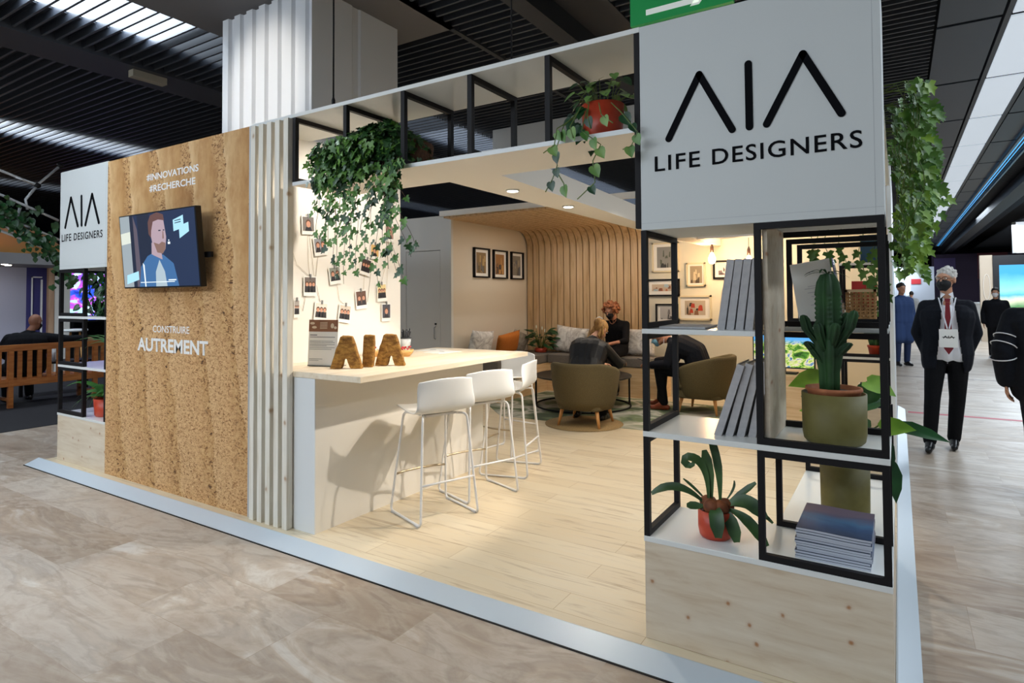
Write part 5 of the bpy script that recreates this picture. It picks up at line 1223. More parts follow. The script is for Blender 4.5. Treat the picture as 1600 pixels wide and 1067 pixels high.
# ================================================================== PEOPLE
def frame_of(fwd, up=(0, 0, 1)):
    f = V(fwd).normalized(); l = V(up).cross(f).normalized(); u = f.cross(l)
    return l, f, u, Matrix((l, f, u)).transposed()
def hand(m, wr, d, n, s=1.0, curl=.6, thumb=1):
    """d towards the fingers, n out of the back of the hand; thumb = side of the thumb along d x n"""
    d = V(d).normalized(); n = (V(n) - d*V(n).dot(d)).normalized(); side = d.cross(n)*thumb; wr = V(wr)
    kn = []
    for i, o in enumerate((-.030, -.011, .009, .028)):
        k = wr + d*(.088 - abs(o+.002)*.25)*s + side*o*s; kn.append(k); m.cap(wr + d*.012*s + side*o*.55*s, .0125*s, k, .0105*s, 8)
    L = (.062, .074, .080, .072)
    for i, k in enumerate(kn):
        a = 0; p = k; seg = (.45, .32, .27)
        for j in range(3):
            a += curl*(.7 if j == 0 else .9); q = p + (d*math.cos(a) - n*math.sin(a))*L[i]*seg[j]*s; m.cap(p, (.0095-.0008*j)*s, q, (.0088-.001*j)*s, 8); p = q
    b = wr + d*.028*s + side*.026*s; q = b + (d*.6 + side*.75 - n*.25).normalized()*.038*s; m.cap(b, .0135*s, q, .0105*s, 8); m.cap(q, .0105*s, q + (d*.9 + side*.2 - n*.4).normalized()*.032*s, .0085*s, 8)
def person(label, base, J, top=JACKETB, bottom=TROUS, shoes=SHOEB, skin=SKIN, hair=None, hairkind='short', mask=None, shirt=None, opts=None, vox=.007, group=None):
    o = opts or {}; s = o.get('s', 1.0); base = V(base)
    t = thing('person', label, 'person', base, group=group)
    J = {k: (V(v) + base if k[0] != '_' else V(v)) for k, v in J.items()}
    for k in ('l', 'r'): J['sh_'+k] -= (J['neck'] - J['chest']).normalized()*.03
    lat = (J['sh_l'] - J['sh_r']).normalized(); hl = (J['hip_l'] - J['hip_r']).normalized()
    l, f, u, rot = frame_of(J['_face'], o.get('head_up', (0, 0, 1)))
    hd = J['head']; b = MB()
    spine = [J['pelvis'], (J['pelvis']*.5 + J['chest']*.5) + V(o.get('belly', (0, 0, 0))), J['chest']]
    W = o.get('w', 1.0)
    def torso(m, e, k=3, from_t=0.0):
        ofs = [-.5, 0, .5]
        for q in ofs:
            pts = [spine[0] + hl*q*.17*W*s, spine[1] + (hl+lat).normalized()*q*.15*W*s, spine[2] + lat*q*.19*W*s]
            rr = [.105*W*s+e, .098*W*s+e, .108*W*s+e]
            for i in (0, 1): m.cap(pts[i], rr[i], pts[i+1], rr[i+1], 12)
        m.cap(J['sh_l'] - lat*.03*s, .056*s+e*.6, J['sh_r'] + lat*.03*s, .056*s+e*.6, 12)
        nk = J['neck'] - (J['neck']-J['chest']).normalized()*.025
        m.cap(nk, .048*s+e*.4, J['sh_l']*.78 + J['sh_r']*.22, .046*s+e*.6, 10); m.cap(nk, .048*s+e*.4, J['sh_r']*.78 + J['sh_l']*.22, .046*s+e*.6, 10)
    def arm(m, e, k, t0=0, t1=1):
        m.cap(J['sh_'+k], .050*s+e, J['el_'+k], .040*s+e, 12); w_ = J['el_'+k].lerp(J['wr_'+k], t1); m.cap(J['el_'+k], .040*s+e, w_, .029*s+e, 12)
    def leg(m, e, k):
        m.cap(J['hip_'+k], .085*s+e, J['kn_'+k], .056*s+e, 12); m.cap(J['kn_'+k], .056*s+e, J['an_'+k], .040*s+e*1.3, 12)
        c = J['kn_'+k].lerp(J['an_'+k], .28) ; m.ell(c, (.054*s+e,)*3, n=10, m=8)
    torso(b, -.02)
    b.cap(J['chest'] + (J['neck']-J['chest'])*.6, .054*s, J['neck'], .052*s, 12); b.cap(J['neck'], .052*s, hd - u*.05*s, .050*s, 12)
    b.ell(hd + u*.025*s - f*.008*s, (.074*s, .094*s, .095*s), rot, 18, 12); b.ell(hd - u*.035*s + f*.028*s, (.057*s, .062*s, .078*s), rot, 16, 10)
    b.cap(hd + f*.084*s + u*.012*s, .010*s, hd + f*.106*s - u*.022*s, .014*s, 8)
    for q in (-1, 1):
        b.ell(hd + l*q*.075*s - f*.005*s - u*.005*s, (.011*s, .021*s, .033*s), rot, 10, 8); b.ell(hd + l*q*.03*s + f*.082*s + u*.036*s, (.025*s, .014*s, .008*s), rot, 8, 6)
    b.ell(hd + f*.083*s - u*.058*s, (.024*s, .012*s, .008*s), rot, 10, 6); b.ell(hd + f*.068*s - u*.10*s, (.024*s, .022*s, .018*s), rot, 10, 6)
    for k in ('l', 'r'):
        arm(b, -.006, k); dv = J.get('_hd_'+k) or (J['wr_'+k] - J['el_'+k]); nv = J.get('_hn_'+k, V((0, 0, 1)))
        hand(b, J['wr_'+k], dv, nv, s, o.get('curl_'+k, .35), o.get('th_'+k, 1)); leg(b, -.016, k)
        b.cap(J['an_'+k] - V((0, 0, .02*s)), .024*s, J['an_'+k] + J['_toe_'+k].normalized()*.10*s - V((0, 0, .06*s)), .016*s, 10)
    put(fuse(b, vox, 3), 'body', skin, t)
    # eyes
    m = MB()
    for q in (-1, 1):
        c = hd + l*q*.031*s + f*.084*s + u*.014*s; m.mi = 0; m.ell(c, (.0135*s, .008*s, .007*s), rot, 10, 6); m.mi = 1; m.ell(c + f*.0062*s, (.0055*s, .003*s, .0055*s), rot, 8, 6)
    m.build('eyes', [EYEW, EYED], t)
    # clothes
    m = MB(); e = o.get('bulk', .022); torso(m, e)
    for k in ('l', 'r'):
        arm(m, o.get('sleeve', .016), k, t1=o.get('sleeve_to_'+k, o.get('sleeve_to', .93)))
    hem = o.get('hem', .0)
    if hem:
        for k in ('l', 'r'): 
            a = J['hip_'+k]; m.cap(a, .105*s+e, a + (J['kn_'+k]-a).normalized()*hem, .098*s+e, 12)
        mid = (J['hip_l']+J['hip_r'])/2; m.cap(mid, .09*s+e, mid + V((0, 0, -1))*hem*.9 if o.get('stand') else mid, .09*s+e, 12)
    if o.get('skirt'): 
        for k in ('l', 'r'): m.cap(J['hip_'+k], .11*s, J['kn_'+k], .085*s, 12)
    me = fuse(m, vox, 4)
    nb = (J['neck'] - J['chest']).normalized()
    bm = bmesh.new(); bm.from_mesh(me); dele = []
    gap = o.get('open')
    tf = V(o.get('front', J['_face'])).normalized(); 
    for v in bm.verts:
        r = v.co - J['chest']; side = r.dot(lat); fr = r.dot(tf); zz = r.z
        if gap and fr > .02 and abs(side - gap[2]) < gap[0] + gap[1]*zz: dele.append(v)
        elif (v.co - J['neck']).dot(nb) > .030 and (v.co - J['neck']).length < .13: dele.append(v)
    if dele: bmesh.ops.delete(bm, geom=dele, context='VERTS')
    bm.to_mesh(me); bm.free()
    jo = put(me, o.get('top_name', 'jacket'), top, t); md = jo.modifiers.new('s', 'SOLIDIFY'); md.thickness = .008; md.offset = -1
    m = MB()
    for k in ('l', 'r'): leg(m, .014, k)
    m.cap(J['hip_l'], .10*s, J['hip_r'], .10*s, 12); m.cap(J['pelvis'] + V((0, 0, .05)), .10*s, J['pelvis'], .11*s, 12)
    put(fuse(m, vox, 4), 'trousers', bottom, t)
    for k in ('l', 'r'):
        m = MB(); a = J['an_'+k]; d = J['_toe_'+k].normalized(); fl = a - V((0, 0, .062*s))
        m.cap(fl - d*.045*s + V((0, 0, -.002)), .036*s, fl + d*.15*s - V((0, 0, .008)), .030*s, 12); m.cap(fl + d*.02*s + V((0, 0, .035*s)), .042*s, fl + d*.09*s, .036*s, 12); m.cap(a, .045*s, fl, .042*s, 12)
        me = fuse(m, vox*.8, 3); zmin = (base.z + (a.z - base.z) - .098*s)
        for v in me.vertices: v.co.z = max(v.co.z, zmin)
        put(me, 'shoe', shoes, t)
    if shirt:
        m = MB(); torso(m, e - .012); me = fuse(m, vox, 4); bm = bmesh.new(); bm.from_mesh(me)
        bmesh.ops.delete(bm, geom=[v for v in bm.verts if (v.co - J['neck']).dot(nb) > .026 and (v.co - J['neck']).length < .13], context='VERTS'); bm.to_mesh(me); bm.free(); put(me, 'shirt', shirt, t)
        m = MB()
        for q in (-1, 1): m.prism([J['neck'] + tf*.052*s + u*.012 + lat*q*.012, J['neck'] + tf*.035*s + u*.035 + lat*q*.05, J['neck'] + tf*.075*s - u*.03 + lat*q*.055], tf*.008)
        m.build('collar', shirt, t)
    # hair
    if hair:
        m = MB(); rr = random.Random(label)
        if hairkind == 'short':
            m.ell(hd + u*.042*s - f*.018*s, (.080*s, .098*s, .088*s), rot, 18, 12)
            for i in range(90):
                v = rv(rr); 
                if v.z < -.2 or (v.y > .55 and v.z < .5): continue
                m.ell(hd + u*.042*s - f*.018*s + rot @ V((v.x*.078*s, v.y*.094*s, v.z*.088*s)), rr.uniform(.010, .018)*s, n=6, m=5)
        elif hairkind == 'curly':
            for i in range(230):
                v = rv(rr)
                if v.y > .3 and v.z < .62 and abs(v.x) < .72: continue
                if v.z < -.75: continue
                q_ = rr.uniform(.82, 1.16); m.ell(hd + u*.035*s - f*.02*s + rot @ V((v.x*.128*s*q_, v.y*.112*s*q_, v.z*.118*s*q_)), rr.uniform(.014, .026)*s, n=7, m=5)
        elif hairkind == 'bun':
            m.ell(hd + u*.035*s - f*.02*s, (.083*s, .105*s, .095*s), rot, 18, 12); m.ell(hd - f*.10*s + u*.05*s, (.055*s, .05*s, .06*s), rot, 14, 9)
            for i in range(60):
                a = rr.uniform(-1, 1); p = hd + l*a*.075*s - f*.06*s + u*.0*s; m.cap(p, .014*s, p + l*a*.02 - u*rr.uniform(.05, .13)*s + f*rr.uniform(0, .09)*s, .006*s, 6)
        me = fuse(m, vox*.75, 1)
        ho = put(me, 'hair', hair, t)
        if hairkind == 'bun': MB().tube([hd - f*.135*s + u*.07*s + l*.03, hd - f*.115*s + u*.115*s, hd - f*.10*s + u*.10*s - l*.045], .009, 8).build('hair_clip', M('white_clip', '#f0eee8', .4), ho)
    if mask:
        m = MB(); m.ell(hd - u*.045*s + f*.045*s, (.064*s, .066*s, .056*s), rot, 18, 12); m.cap(hd + f*.09*s - u*.012*s, .018*s, hd + f*.112*s - u*.035*s, .016*s, 10); m.ell(hd - u*.085*s + f*.06*s, (.042*s, .04*s, .03*s), rot, 14, 8)
        me = fuse(m, vox*.8, 3); bm = bmesh.new(); bm.from_mesh(me); bmesh.ops.delete(bm, geom=[v for v in bm.verts if (v.co - hd).dot(f) < .03*s], context='VERTS'); bm.to_mesh(me); bm.free()
        ob = put(me, 'face_mask', mask, t); md = ob.modifiers.new('s', 'SOLIDIFY'); md.thickness = .002
        m = MB()
        for q in (-1, 1): m.tube([hd + l*q*.06*s + f*.045*s - u*.015*s, hd + l*q*.082*s + f*.005*s + u*.004*s, hd + l*q*.084*s - f*.015*s - u*.01*s, hd + l*q*.06*s + f*.04*s - u*.075*s], .0018, 5)
        m.build('ear_loop', mask, ob)
    return t, J, (l, f, u, rot, tf, lat, e)

def standing_man():
    base = (1.29, 4.82, FZ); y = 0
    J = dict(pelvis=(.075, .0, .96), chest=(.08, -.01, 1.32), neck=(.082, -.015, 1.53), head=(.078, -.04, 1.685), sh_l=(.25, .0, 1.45), sh_r=(-.09, .0, 1.45), el_l=(.315, .06, 1.16), el_r=(-.165, .04, 1.16), wr_l=(.235, .08, .93), wr_r=(-.085, .07, .93),
        hip_l=(.165, .0, .93), hip_r=(-.015, .0, .93), kn_l=(.155, .06, .52), kn_r=(-.055, -.09, .53), an_l=(.125, .14, .105), an_r=(-.085, -.11, .105), _face=(-.42, -.9, -.02), _toe_l=(-.05, -1, 0), _toe_r=(-.12, -1, 0), _hd_l=(-.8, .35, -.4), _hd_r=(.8, .35, -.4), _hn_l=(0, 1, 0), _hn_r=(0, 1, 0))
    t, J, (l, f, u, rot, tf, lat, e) = person('grey-haired man in dark jacket and red tie standing in the right aisle', base, J, NAVY, TROUS, SHOEB, SKIN, HAIRG, 'short', MASKB, SHIRT,
        dict(w=1.06, bulk=.022, sleeve=.018, hem=.07, stand=True, sleeve_to=1.0, open=(.058, -.10, 0.01), front=(0, -1, 0), curl_l=.5, curl_r=.5, th_l=-1, th_r=1), .007)
    c = J['chest']; fr = V((0, -1, 0)); y0 = c.y - .128*1.06 - .017
    b = V(base)
    m = MB(); m.prism([(b.x+.055, y0-.012, b.z+1.50), (b.x+.105, y0-.012, b.z+1.50), (b.x+.098, y0-.014, b.z+1.465), (b.x+.062, y0-.014, b.z+1.465)], (0, .012, 0)); m.prism([(b.x+.064, y0-.010, b.z+1.464), (b.x+.096, y0-.010, b.z+1.464), (b.x+.118, y0-.030, b.z+1.02), (b.x+.08, y0-.032, b.z+.96), (b.x+.042, y0-.030, b.z+1.02)], (0, .012, 0)); m.build('tie', TIE, t)
    m = MB()
    for q in (-1, 1): m.prism([(b.x+.08+q*.075, y0+.035, b.z+1.51), (b.x+.08+q*.063, y0+.03, b.z+1.51), (b.x+.08+q*.002, y0-.04, b.z+1.21), (b.x+.08+q*.014, y0-.04, b.z+1.21)], (0, -.004, 0))
    m.build('lanyard', M('lanyard_white', '#dcdce2', .6), t)
    q = MB().box(b.x+.005, y0-.044, b.z+1.03, b.x+.155, y0-.040, b.z+1.205); bd = q.build('badge', PAPER, t)
    m = MB().box(b.x+.03, y0-.0447, b.z+1.125, b.x+.13, y0-.044, b.z+1.131); stroke(m, (b.x+.04, b.z+1.118), (b.x+.055, b.z+1.14), .003, y0-.0452, .001); stroke(m, (b.x+.055, b.z+1.14), (b.x+.07, b.z+1.118), .003, y0-.0452, .001); stroke(m, (b.x+.08, b.z+1.118), (b.x+.08, b.z+1.14), .003, y0-.0452, .001); stroke(m, (b.x+.09, b.z+1.118), (b.x+.105, b.z+1.14), .003, y0-.0452, .001); stroke(m, (b.x+.105, b.z+1.14), (b.x+.12, b.z+1.118), .003, y0-.0452, .001)
    m.build('badge_print', DARKTXT, bd)
    hd = J['head']; m = MB()
    for q in (-1, 1): m.tube([hd + l*q*.031 + f*.098 + u*.012 + l*.024*math.cos(a) + u*.016*math.sin(a) for a in [2*PI*i/14 for i in range(14)]], .0022, 5, closed=True); m.tube([hd + l*q*.054 + f*.095 + u*.016, hd + l*q*.080 + f*.03 + u*.014, hd + l*q*.082 - f*.012 + u*.008], .0022, 5)
    m.tube([hd - l*.008 + f*.104 + u*.014, hd + l*.008 + f*.104 + u*.014], .0022, 5); m.build('glasses', M('dark_spectacle_frame', '#2a2626', .3), t)
standing_man()

def seated_woman():
    base = (-2.72, 5.95, 0)
    J = dict(pelvis=(0, .33, .70), chest=(0, .26, 1.02), neck=(-.005, .21, 1.17), head=(-.03, .15, 1.275), sh_l=(.175, .24, 1.10), sh_r=(-.175, .24, 1.10), el_l=(.245, .06, .84), el_r=(-.235, .06, .84), wr_l=(.02, -.16, .79), wr_r=(-.12, -.18, .80), hip_l=(.10, .26, .68), hip_r=(-.10, .26, .68), kn_l=(.12, -.09, .66), kn_r=(-.08, -.10, .68), an_l=(.10, .0, .105), an_r=(-.05, .0, .105),
        _face=(-.25, -.85, -.42), _toe_l=(.1, -1, 0), _toe_r=(-.1, -1, 0), _hd_l=(-1, -.25, .05), _hd_r=(.4, -.6, .1), _hn_l=(.1, -.3, -1), _hn_r=(0, -.2, -1))
    t, J, (l, f, u, rot, tf, lat, e) = person('seated woman with auburn curls and black mask looking at a phone', base, J, M('black_blouse', '#0d0c10', .85, spec=.2), M('black_skirt', '#0b0a0e', .85, spec=.2), SHOEB, SKIN2, HAIRR, 'curly', MASKB, None, dict(w=1.0, bulk=.014, sleeve=.012, s=.95, sleeve_to_l=.25, sleeve_to=.3, skirt=True, top_name='blouse', front=(0, -1, 0), curl_l=.7, curl_r=.6, th_l=-1, th_r=1), .007)
    p = thing('phone', 'dark phone held by the curly-haired seated woman', 'phone', (-2.80, 5.71, .83)); MB().obox((-2.80, 5.705, .845), (.075, .012, .15), Matrix.Rotation(-.7, 3, 'X')).build('case', M('phone_black', '#101014', .2), p, bev=.003)
    MB().tube([J['wr_l'] + V((.03, .012, 0)) + V((.0, .035*math.cos(a), .035*math.sin(a))) for a in [2*PI*i/14 for i in range(14)]], .007, 6, closed=True).build('bracelet', M('dark_bracelet', '#2a1c18', .4), t)
    MB().tube(bez(J['neck'] + V((-.06, -.05, -.02)), J['chest'] + V((0, -.16, .0)), J['neck'] + V((.06, -.05, -.02)), 10), .006, 6).build('necklace_strap', M('tan_strap', '#8a5a40', .6), t)
seated_woman()

def blond_woman():
    base = (-2.2, 4.05, .006)
    J = dict(pelvis=(-.02, -.02, .53), chest=(-.07, .22, .84), neck=(-.055, .34, .98), head=(-.01, .46, 1.075), sh_l=(-.25, .28, .90), sh_r=(.125, .26, .90), el_l=(-.27, .47, .66), el_r=(.22, .48, .66), wr_l=(-.10, .66, .62), wr_r=(.17, .72, .64), hip_l=(-.11, .0, .51), hip_r=(.09, .0, .51), kn_l=(-.22, .40, .50), kn_r=(.16, .42, .50), an_l=(-.24, .22, .10), an_r=(.12, .20, .10),
        _face=(.25, .75, -.62), _toe_l=(-.2, 1, 0), _toe_r=(.1, 1, 0), _hd_l=(.6, .6, 0), _hd_r=(-.2, .9, .0), _hn_l=(0, 0, 1), _hn_r=(0, 0, 1))
    person('blond woman in black leather jacket seen from behind in the olive armchair', base, J, LEATHER, TROUS, SHOEB, SKIN, HAIRB, 'bun', None, None, dict(w=1.1, bulk=.03, sleeve=.024, front=(0, 1, 0), curl_l=.5, curl_r=.5, th_l=1, th_r=-1), .007)
blond_woman()

def blue_mask_man():
    base = (-1.22, 5.42, .006)
    J = dict(pelvis=(.0, .0, .54), chest=(-.24, -.03, .84), neck=(-.40, -.04, .925), head=(-.535, -.045, .955), sh_l=(-.31, -.23, .875), sh_r=(-.31, .17, .875), el_l=(-.34, -.30, .62), el_r=(-.40, .22, .63), wr_l=(-.61, -.20, .585), wr_r=(-.64, .10, .61), hip_l=(-.02, -.10, .51), hip_r=(-.02, .10, .51), kn_l=(-.50, -.14, .52), kn_r=(-.54, .14, .53), an_l=(-.44, -.16, .105), an_r=(-.56, .10, .105),
        _face=(-.86, -.12, -.42), _toe_l=(-1, -.25, 0), _toe_r=(-1, .1, 0), _hd_l=(-.9, .3, .1), _hd_r=(-.9, -.3, .1), _hn_l=(0, 0, 1), _hn_r=(0, 0, 1))
    t, J, q = person('seated man in dark suit and light blue mask bending forward in an armchair', base, J, NAVY, TROUS, SHOEBR, SKIN2, HAIRG, 'short', MASKBL, SHIRT, dict(w=1.1, bulk=.028, sleeve=.022, belly=(.05, 0, .08), front=(-.8, 0, -.5), open=(.05, .0, 0), curl_l=.6, curl_r=.6, th_l=1, th_r=-1, sleeve_to=.88), .007)
    MB().cap(J['el_l'].lerp(J['wr_l'], .84), .050, J['el_l'].lerp(J['wr_l'], .97), .046, 12).build('shirt_cuff', SHIRT, t)
    p = thing('tablet', 'tablet held by the man with the blue mask', 'tablet', (-1.86, 5.36, .66)); MB().obox((-1.93, 5.37, .645), (.17, .24, .008), Matrix.Rotation(.25, 3, 'Y')).build('slab', M('phone_black', '#101014', .2), p, bev=.002)
blue_mask_man()

def bald_man():
    base = (-10.0, 1.28, FZ)
    J = dict(pelvis=(0, -.05, .55), chest=(.02, -.05, .90), neck=(-.01, .0, 1.07), head=(-.03, .07, 1.205), sh_l=(-.02, -.24, 1.0), sh_r=(.05, .17, 1.0), el_l=(-.18, -.30, .78), el_r=(.16, .42, .93), wr_l=(-.36, -.15, .68), wr_r=(.16, .66, .93), hip_l=(-.02, -.12, .52), hip_r=(-.02, .10, .52), kn_l=(-.46, -.14, .52), kn_r=(-.46, .14, .52), an_l=(-.42, -.14, .105), an_r=(-.40, .14, .105),
        _face=(-.55, .80, -.18), _toe_l=(-1, 0, 0), _toe_r=(-1, .1, 0), _hd_l=(-1, .2, 0), _hd_r=(0, 1, -.2), _hn_l=(0, 0, 1), _hn_r=(1, 0, .5))
    person('bald man in dark hooded jacket sitting on the teak bench', base, J, JACKETB, TROUS, SHOEB, M('bald_skin', '#9c6a52', .5), None, '', MASKB, None, dict(w=1.2, bulk=.034, sleeve=.028, front=(-1, 0, 0), curl_l=.5, curl_r=.5), .009)
bald_man()
def walker(label, base, facing, top, bottom, hair, skin=SKIN, mask=None, h=1.75, vox=.012, step=.0, opts=None, shoes=SHOEB, arms=0):
    k = h/1.75; c, s = math.cos(facing), math.sin(facing)
    def L(x, y, z): return V((c*x - s*y, s*x + c*y, z))*k          # x forward, y left
    J = dict(pelvis=L(0, 0, .94), chest=L(.0, 0, 1.29), neck=L(.0, 0, 1.48), head=L(.03, 0, 1.63), sh_l=L(0, .19, 1.41), sh_r=L(0, -.19, 1.41), el_l=L(-.03-step, .25, 1.13), el_r=L(-.03+step, -.25, 1.13), wr_l=L(.04-step + arms*.16, .24 - arms*.1, .88 + arms*.2), wr_r=L(.06+step + arms*.16, -.24 + arms*.1, .88 + arms*.2), hip_l=L(0, .09, .91), hip_r=L(0, -.09, .91),
        kn_l=L(.04+step, .10, .51), kn_r=L(.04-step*.5, -.10, .51), an_l=L(step*1.3, .10, .105), an_r=L(-step*1.4, -.10, .105 + (.04 if step else 0)), _face=L(1, 0, -.03), _toe_l=L(1, .1, 0), _toe_r=L(1, -.1, 0), _hd_l=L(.15, 0, -1), _hd_r=L(.15, 0, -1), _hn_l=L(0, 1, 0), _hn_r=L(0, -1, 0))
    o = dict(s=k, w=1.05, bulk=.026, sleeve=.022, hem=.07, stand=True, front=L(1, 0, 0), curl_l=.4, curl_r=.4, th_l=-1, th_r=1); o.update(opts or {})
    return person(label, base, J, top, bottom, shoes, skin, hair, 'short', mask, None, o, vox)
t, J, q = walker('person in navy jacket with white sleeve stripes cut off by the right edge', (1.90, 3.40, FZ), math.radians(75), NAVY, NAVY, HAIRD, mask=None, h=1.72, vox=.008, step=.10, opts=dict(bulk=.045, sleeve=.034))
m = MB()
for a, b, r in (('sh_l', 'el_l', .62), ('sh_l', 'el_l', .86), ('el_l', 'wr_l', .22)):
    p = J[a].lerp(J[b], r); ax = (J[b]-J[a]).normalized(); x = ax.orthogonal().normalized(); y_ = ax.cross(x); m.tube([p + (x*math.cos(i*PI/10) + y_*math.sin(i*PI/10))*.083 for i in range(20)], .0045, 5, closed=True)
m.build('sleeve_stripe', SHIRT, t)
walker('person in long blue coat standing far down the right aisle beside the tower', (1.02, 13.2, FZ), math.radians(-60), M('blue_coat', '#27406e', .8), M('blue_trousers', '#1d2f55', .8), HAIRD, h=1.80, opts=dict(bulk=.05, hem=.32))
walker('distant person in light grey coat walking down the right aisle', (1.42, 26.0, FZ), math.radians(100), M('pale_grey_coat', '#9a9a98', .8), M('dark_jeans', '#33353f', .8), HAIRD, h=1.68, vox=.016, step=.1, opts=dict(bulk=.06, hem=.2))
walker('distant person in black jacket and white mask behind the grey-haired man', (2.95, 16.0, FZ), math.radians(-100), JACKETB, TROUS, HAIRD, mask=SHIRT, h=1.70, vox=.014)

# ================================================================== NEIGHBOURING STANDS
def left_stand():
    # teak bench
    t = thing('garden_bench', 'long orange teak bench with slatted back on the black carpet', 'bench', (-9.8, 1.4, FZ))
    y0, y1 = -.35, 2.75
    MB().box(-9.74, y0, .77, -9.69, y1, .86).build('top_rail', TEAK, t, bev=.004); MB().box(-9.74, y0, .27, -9.69, y1, .36).build('bottom_rail', TEAK, t, bev=.004)
    y = y0 + .06
    while y < y1 - .05:
        MB().box(-9.73, y, .36, -9.705, y+.055, .77).build('slat', TEAK, t); y += .12
    MB().box(-10.25, y0, .33, -9.745, y1, .37).build('seat', TEAK, t)
    for y in (y0+.02, .92, 2.0, y1-.08):
        MB().box(-9.745, y, FZ+.006, -9.685, y+.06, .77).build('leg', TEAK, t); MB().box(-10.25, y, FZ+.006, -10.19, y+.06, .33).build('leg', TEAK, t)
        MB().box(-10.19, y+.015, .06, -9.745, y+.045, .10).build('stretcher', TEAK, t)
    # stand with the purple wall
    structure(MB().box(-14.1, -6, 0, -14.0, 2.62, 2.16).build('wall_grey_stand', M('lilac_grey_wall', '#9c9cac', .6)))
    structure(MB().box(-14.1, 2.62, 0, -14.0, 2.97, 2.16).build('wall_purple', M('purple_wall', '#2f2c66', .6)))
    d = MB().box(-13.995, 2.70, 0, -13.97, 2.72, 1.98).box(-13.995, 2.70, 1.955, -13.97, 2.88, 1.98).box(-13.995, 2.86, 0, -13.97, 2.89, 1.92)
    structure(d.build('trim_4', M('white_trim', '#dadadd', .5)))
    structure(MB().box(-14.1, 2.97, 0, -13.9, 3.07, 2.2).build('trim_5', wood('pale_post', '#b08e72', '#c0a084', '#98785c', (8, 8, 1), 2)))
    structure(MB().box(-14.1, 3.08, 0, -13.9, 3.36, 2.0).build('wall_white_stand', M('white_wall_panel', '#d9d7d2', .6)))
    structure(MB().box(-14.2, -6, 2.16, -12.6, 2.98, 2.36).build('ceiling_stand', M('grey_fascia', '#8c8a8c', .6)))
    structure(MB().prism([(-12.6, -6, 2.361), (-14.2, -6, 2.361), (-14.2, -6, 2.95)], (0, 8.9, 0)).build('ceiling_canopy', M('orange_canopy', '#c98a3c', .6)))
    for i, (y, z, x) in enumerate(((1.9, 2.15, -12.9), (2.05, 2.15, -13.2))):
        o = thing('downlight', ['left of two small downlights in the grey stand fascia', 'right of two small downlights in the grey stand fascia'][i], 'downlight', (x, y, z), group='downlights of the neighbouring stand'); MB().lathe([(.05, 0), (.05, .008)], (x, y, z), 12).build('lens', M('downlight_lens', '#ffffff', .4, es=14, ecol='#fff1dc'), o)
    area('stand_light', (-12.9, 1.6, 2.1), .5, 2.0, 26, COOL, (-13.6, 1.6, 0)); area('canopy_light', (-12.9, 1.2, 2.9), .4, 2.5, 14, (1, .62, .25), (-14, 1.2, 2.6))
    # display screen glowing through the left tower
    t = thing('display_screen', 'glowing blue display seen through the leaves of the left tower', 'screen', (-16, 4.9, 1.4))
    MB().box(-16.05, 4.1, .95, -16.0, 5.9, 2.2).build('casing', BLACK, t); MB().box(-16.04, 4.2, FZ, -16.01, 4.3, .95).build('leg', BLACK, t); MB().box(-16.04, 5.6, FZ, -16.01, 5.7, .95).build('leg', BLACK, t)
    m = M('blue_display', '#050505', .3, es=1.6); q = NT(m); n = q.noise(q.coords((1, 1.2, 1.6)), 2.2, 3, .5, .8); r = q.ramp(n, 'Fac', [(.35, '#1c2c9c'), (.45, '#2f58d8'), (.52, '#c040c0'), (.56, '#9fdcf0'), (.7, '#e6f4fa')]); q.l(r, 0, q.b, 'Emission Color')
    MB().box(-15.9995, 4.15, 1.0, -15.998, 5.85, 2.15).build('screen', m, t)
    # white stool on that stand
    t = thing('stool', 'small white stool with pale wooden legs beyond the teak bench', 'stool', (-12.4, 2.85, FZ))
    MB().lathe([(.19, .93), (.21, .95), (.2, .975), (.05, .985)], (-12.4, 2.85, FZ), 20).build('seat', WHITE, t)
    for a in range(4): MB().tube([(-12.4+.1*math.cos(a*PI/2+.4), 2.85+.1*math.sin(a*PI/2+.4), .90), (-12.4+.2*math.cos(a*PI/2+.4), 2.85+.2*math.sin(a*PI/2+.4), FZ)], [.02, .014], 8).build('leg', LEGW, t)
    # bottles on table beyond bench
    for i, (y, c) in enumerate(((1.86, '#e8e8ec'), (1.74, '#5a5aa8'))):
        o = thing('bottle', ['white bottle with blue cap standing beyond the teak bench', 'bluish bottle standing left of the white bottle beyond the bench'][i], 'bottle', (-10.75, y, .50)); MB().lathe([(.035, 0), (.035, .16), (.014, .2), (.014, .22)], (-10.75, y, .50), 12).build('bottle', M('bottle_'+c, c, .3), o); MB().lathe([(.016, .22), (.016, .25)], (-10.75, y, .50), 10).build('cap', M('blue_cap', '#3a3a9c', .4), o)
    t = thing('side_table', 'low dark table beyond the teak bench', 'table', (-10.75, 1.8, FZ)); MB().box(-11.0, 1.4, .47, -10.55, 2.4, .50).build('table_top', BLACK, t)
    for y in (1.42, 2.34): MB().box(-10.8, y, FZ, -10.75, y+.04, .47).build('leg', BLACK, t)
    # tubular truss with leaves
    t = thing('tube_truss', 'curved white tubular truss hung with leaves at the far left', 'truss', (-8.0, .3, 2.6))
    tubes = []
    wt = M('white_tube', '#c8ccd0', .4, .3)
    for y0, z0, y1, z1 in ((-1.5, 3.52, .62, 2.91), (-1.5, 3.38, .85, 2.50), (-1.5, 3.12, .95, 2.22), (-1.5, 2.95, 1.05, 2.0)):
        MB().tube(bez((-8, y0, z0), (-8, (y0+y1)/2, (z0+z1)/2 + .06), (-8, y1, z1), 8), .016, 8).build('rail', wt, t)
